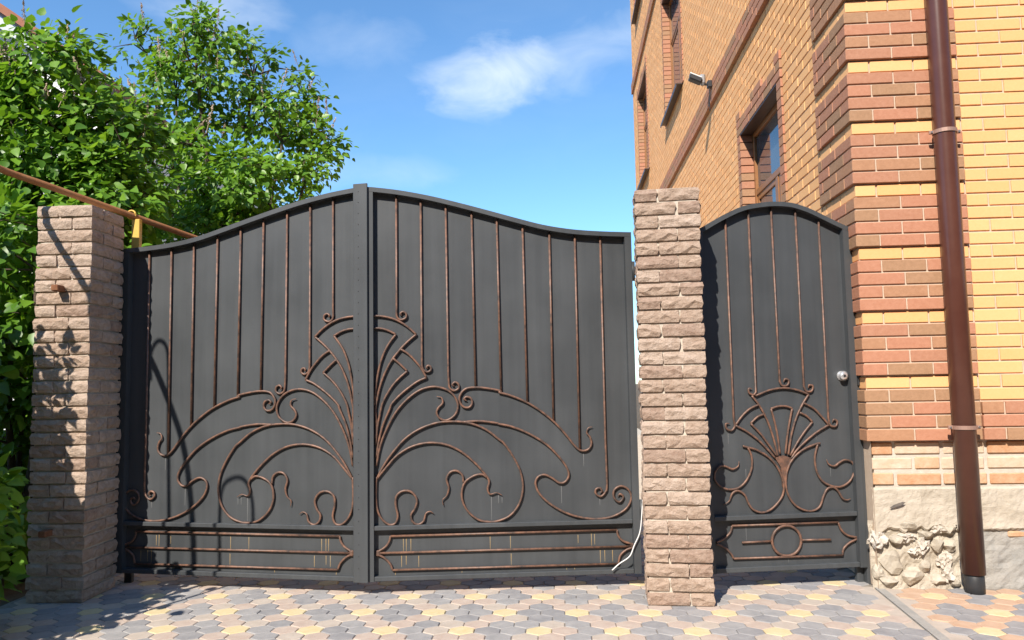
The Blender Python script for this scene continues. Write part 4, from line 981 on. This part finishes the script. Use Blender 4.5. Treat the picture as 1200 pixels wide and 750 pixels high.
# shrub in front of the pillar, almost wholly outside the picture; its shade falls on the pillar
shrub('garden_shrub', 'bright green leafy shoots at the lower left edge in front of the shaded pillar', (-3.2, 3.72, 0),
      [((-3.22, 3.70, .55), (.46, .40, .5)), ((-3.16, 3.75, 1.15), (.40, .35, .45)), ((-3.12, 3.72, 1.75), (.38, .33, .45)), ((-3.12, 3.8, 1.45), (.35, .33, .45)), ((-3.0, 4.05, .8), (.22, .22, .5)), ((-2.86, 4.0, .62), (.15, .12, .18)), ((-2.95, 3.75, .35), (.3, .3, .3)), ((-3.02, 3.25, .75), (.28, .30, .65)), ((-3.9, 3.9, 1.7), (.55, .4, .9)), ((-3.7, 3.5, 1.1), (.4, .4, .8))],
      420, 28, .085, 24, stems=6, twig_r=.010, extra=[(-2.70, 3.92, .70), (-2.66, 3.94, .58), (-2.72, 3.9, .5), (-2.72, 3.92, .36), (-2.68, 3.95, .27)],
      keep=lambda p: p.x < -.667*p.y+(.13 if .2 < p.z < .85 and p.y > 3.8 else -.04) and (p.z < 2.2 or p.x < -3.4) and (p.z-.97*(4.88-p.y) < .12 or p.x < -2.30-.4986*(4.88-p.y)) and (p.z-.97*(4.565-p.y) < .55 or p.x < -2.62-.4986*(4.565-p.y)))

# bent metal plant supports standing in the bed left of the picture; they throw the curved shadows on the gate
def hoop(pts_px, Yg, k, label, r_):
    P = []
    for px, py in pts_px:
        q = W(px, py, Yg); P.append(q+sun_to*(k/math.cos(SUN_EL)))
    P = catmull([tuple(p) for p in P], 6)
    last = P[-1]; P += [Vector((last.x-.02, last.y-.03, last.z*.5)), Vector((last.x-.03, last.y-.05, -.1))]
    mb = MB(); mb.tube(P, r_, 8); tag(mb.build('plant_support', MT['rust'], None, True), label, 'plant support', 'bent plant supports outside the picture')
hoop([(162, 430), (162, 400), (173, 386), (185, 396), (188, 425), (188, 500), (189, 600)], 4.86, 1.75, 'tall bent metal plant support whose crook shades the left gate leaf', .013)
hoop([(298, 620), (296, 585), (286, 562), (270, 557), (255, 566), (251, 600), (251, 660)], 4.80, 1.9, 'short bent metal plant support whose hoop shades the gate bottom', .012)

# ------------------------------------------------------------------ white house far left behind the bushes
hw = empty('white_house', (-9.6, 15, 0)); tag(hw, 'white rendered house with brown roof edge behind the lilacs at top left', 'house')
a, b = W(-60, -26, 14.0), W(128, 101, 14.0); sl_ = (b.z-a.z)/(b.x-a.x)
xr = b.x; xa = -16.0; za = b.z+sl_*(xa-b.x)
mb = MB(); mb.add([(xa, 14.2, 0), (xr-.25, 14.2, 0), (xr-.25, 14.2, b.z-sl_*.25*0-.02), (xa, 14.2, za-.1)], [(0, 1, 2, 3)]); mb.add([(xr-.25, 14.2, 0), (xr-.25, 24, 0), (xr-.25, 24, b.z-.02), (xr-.25, 14.2, b.z-.02)], [(0, 1, 2, 3)])
o = mb.build('wall', MT['white_wall'], hw); o.location = (9.6, -15, 0)
mb = MB(); mb.add([(xa, 13.7, za), (xr, 13.7, b.z), (xr, 24.3, b.z), (xa, 24.3, za), (xa, 13.7, za+.17), (xr, 13.7, b.z+.17), (xr, 24.3, b.z+.17), (xa, 24.3, za+.17)], [(0, 3, 2, 1), (4, 5, 6, 7), (0, 1, 5, 4), (1, 2, 6, 5), (2, 3, 7, 6), (3, 0, 4, 7)])
o = mb.build('roof', MT['roof_brown'], hw); o.location = (9.6, -15, 0)
mb = MB(); mb.add([(xa, 13.85, za-.28), (xr-.1, 13.85, b.z-.24), (xr-.1, 13.85, b.z-.005), (xa, 13.85, za-.005)], [(0, 1, 2, 3)]); mb.add([(xa, 13.85, za-.28), (xr-.1, 13.85, b.z-.24), (xr-.1, 14.19, b.z-.24), (xa, 14.19, za-.28)], [(3, 2, 1, 0)])
o = mb.build('eave_board', MT['lamp_grey'], hw); o.location = (9.6, -15, 0)

# ------------------------------------------------------------------ unseen house added across the street to block the low sky and deepen shadows
oh = empty('sky_block_house', (0, -10, 0)); tag(oh, 'added long dark brick house behind the viewer that blocks the low sky', 'house')
mb = MB(); mb.box(-24, 24, -8, 0, 0, 10.6); mb.build('wall', MT['red_d'], oh)
mb = MB(); mb.add([(-24.4, -8.4, 10.6), (24.4, -8.4, 10.6), (24.4, .4, 10.6), (-24.4, .4, 10.6), (-24.4, -4, 12.6), (24.4, -4, 12.6)], [(0, 1, 5, 4), (2, 3, 4, 5), (1, 2, 5), (3, 0, 4), (0, 3, 2, 1)]); mb.build('roof', MT['roof_brown'], oh)
for st in range(3):
    for i in range(14):
        x = -22.1+i*3.4; z = 1.1+st*3.3
        mb = MB(); mb.box(x-.7, x+.7, .0, .06, z, z+1.7, 0, .01); f = mb.build('window', MT['frame_wood'], oh)
        mb = MB(); mb.box(x-.62, x+.62, .05, .066, z+.08, z+1.62); mb.build('pane', MT['glass'], f)
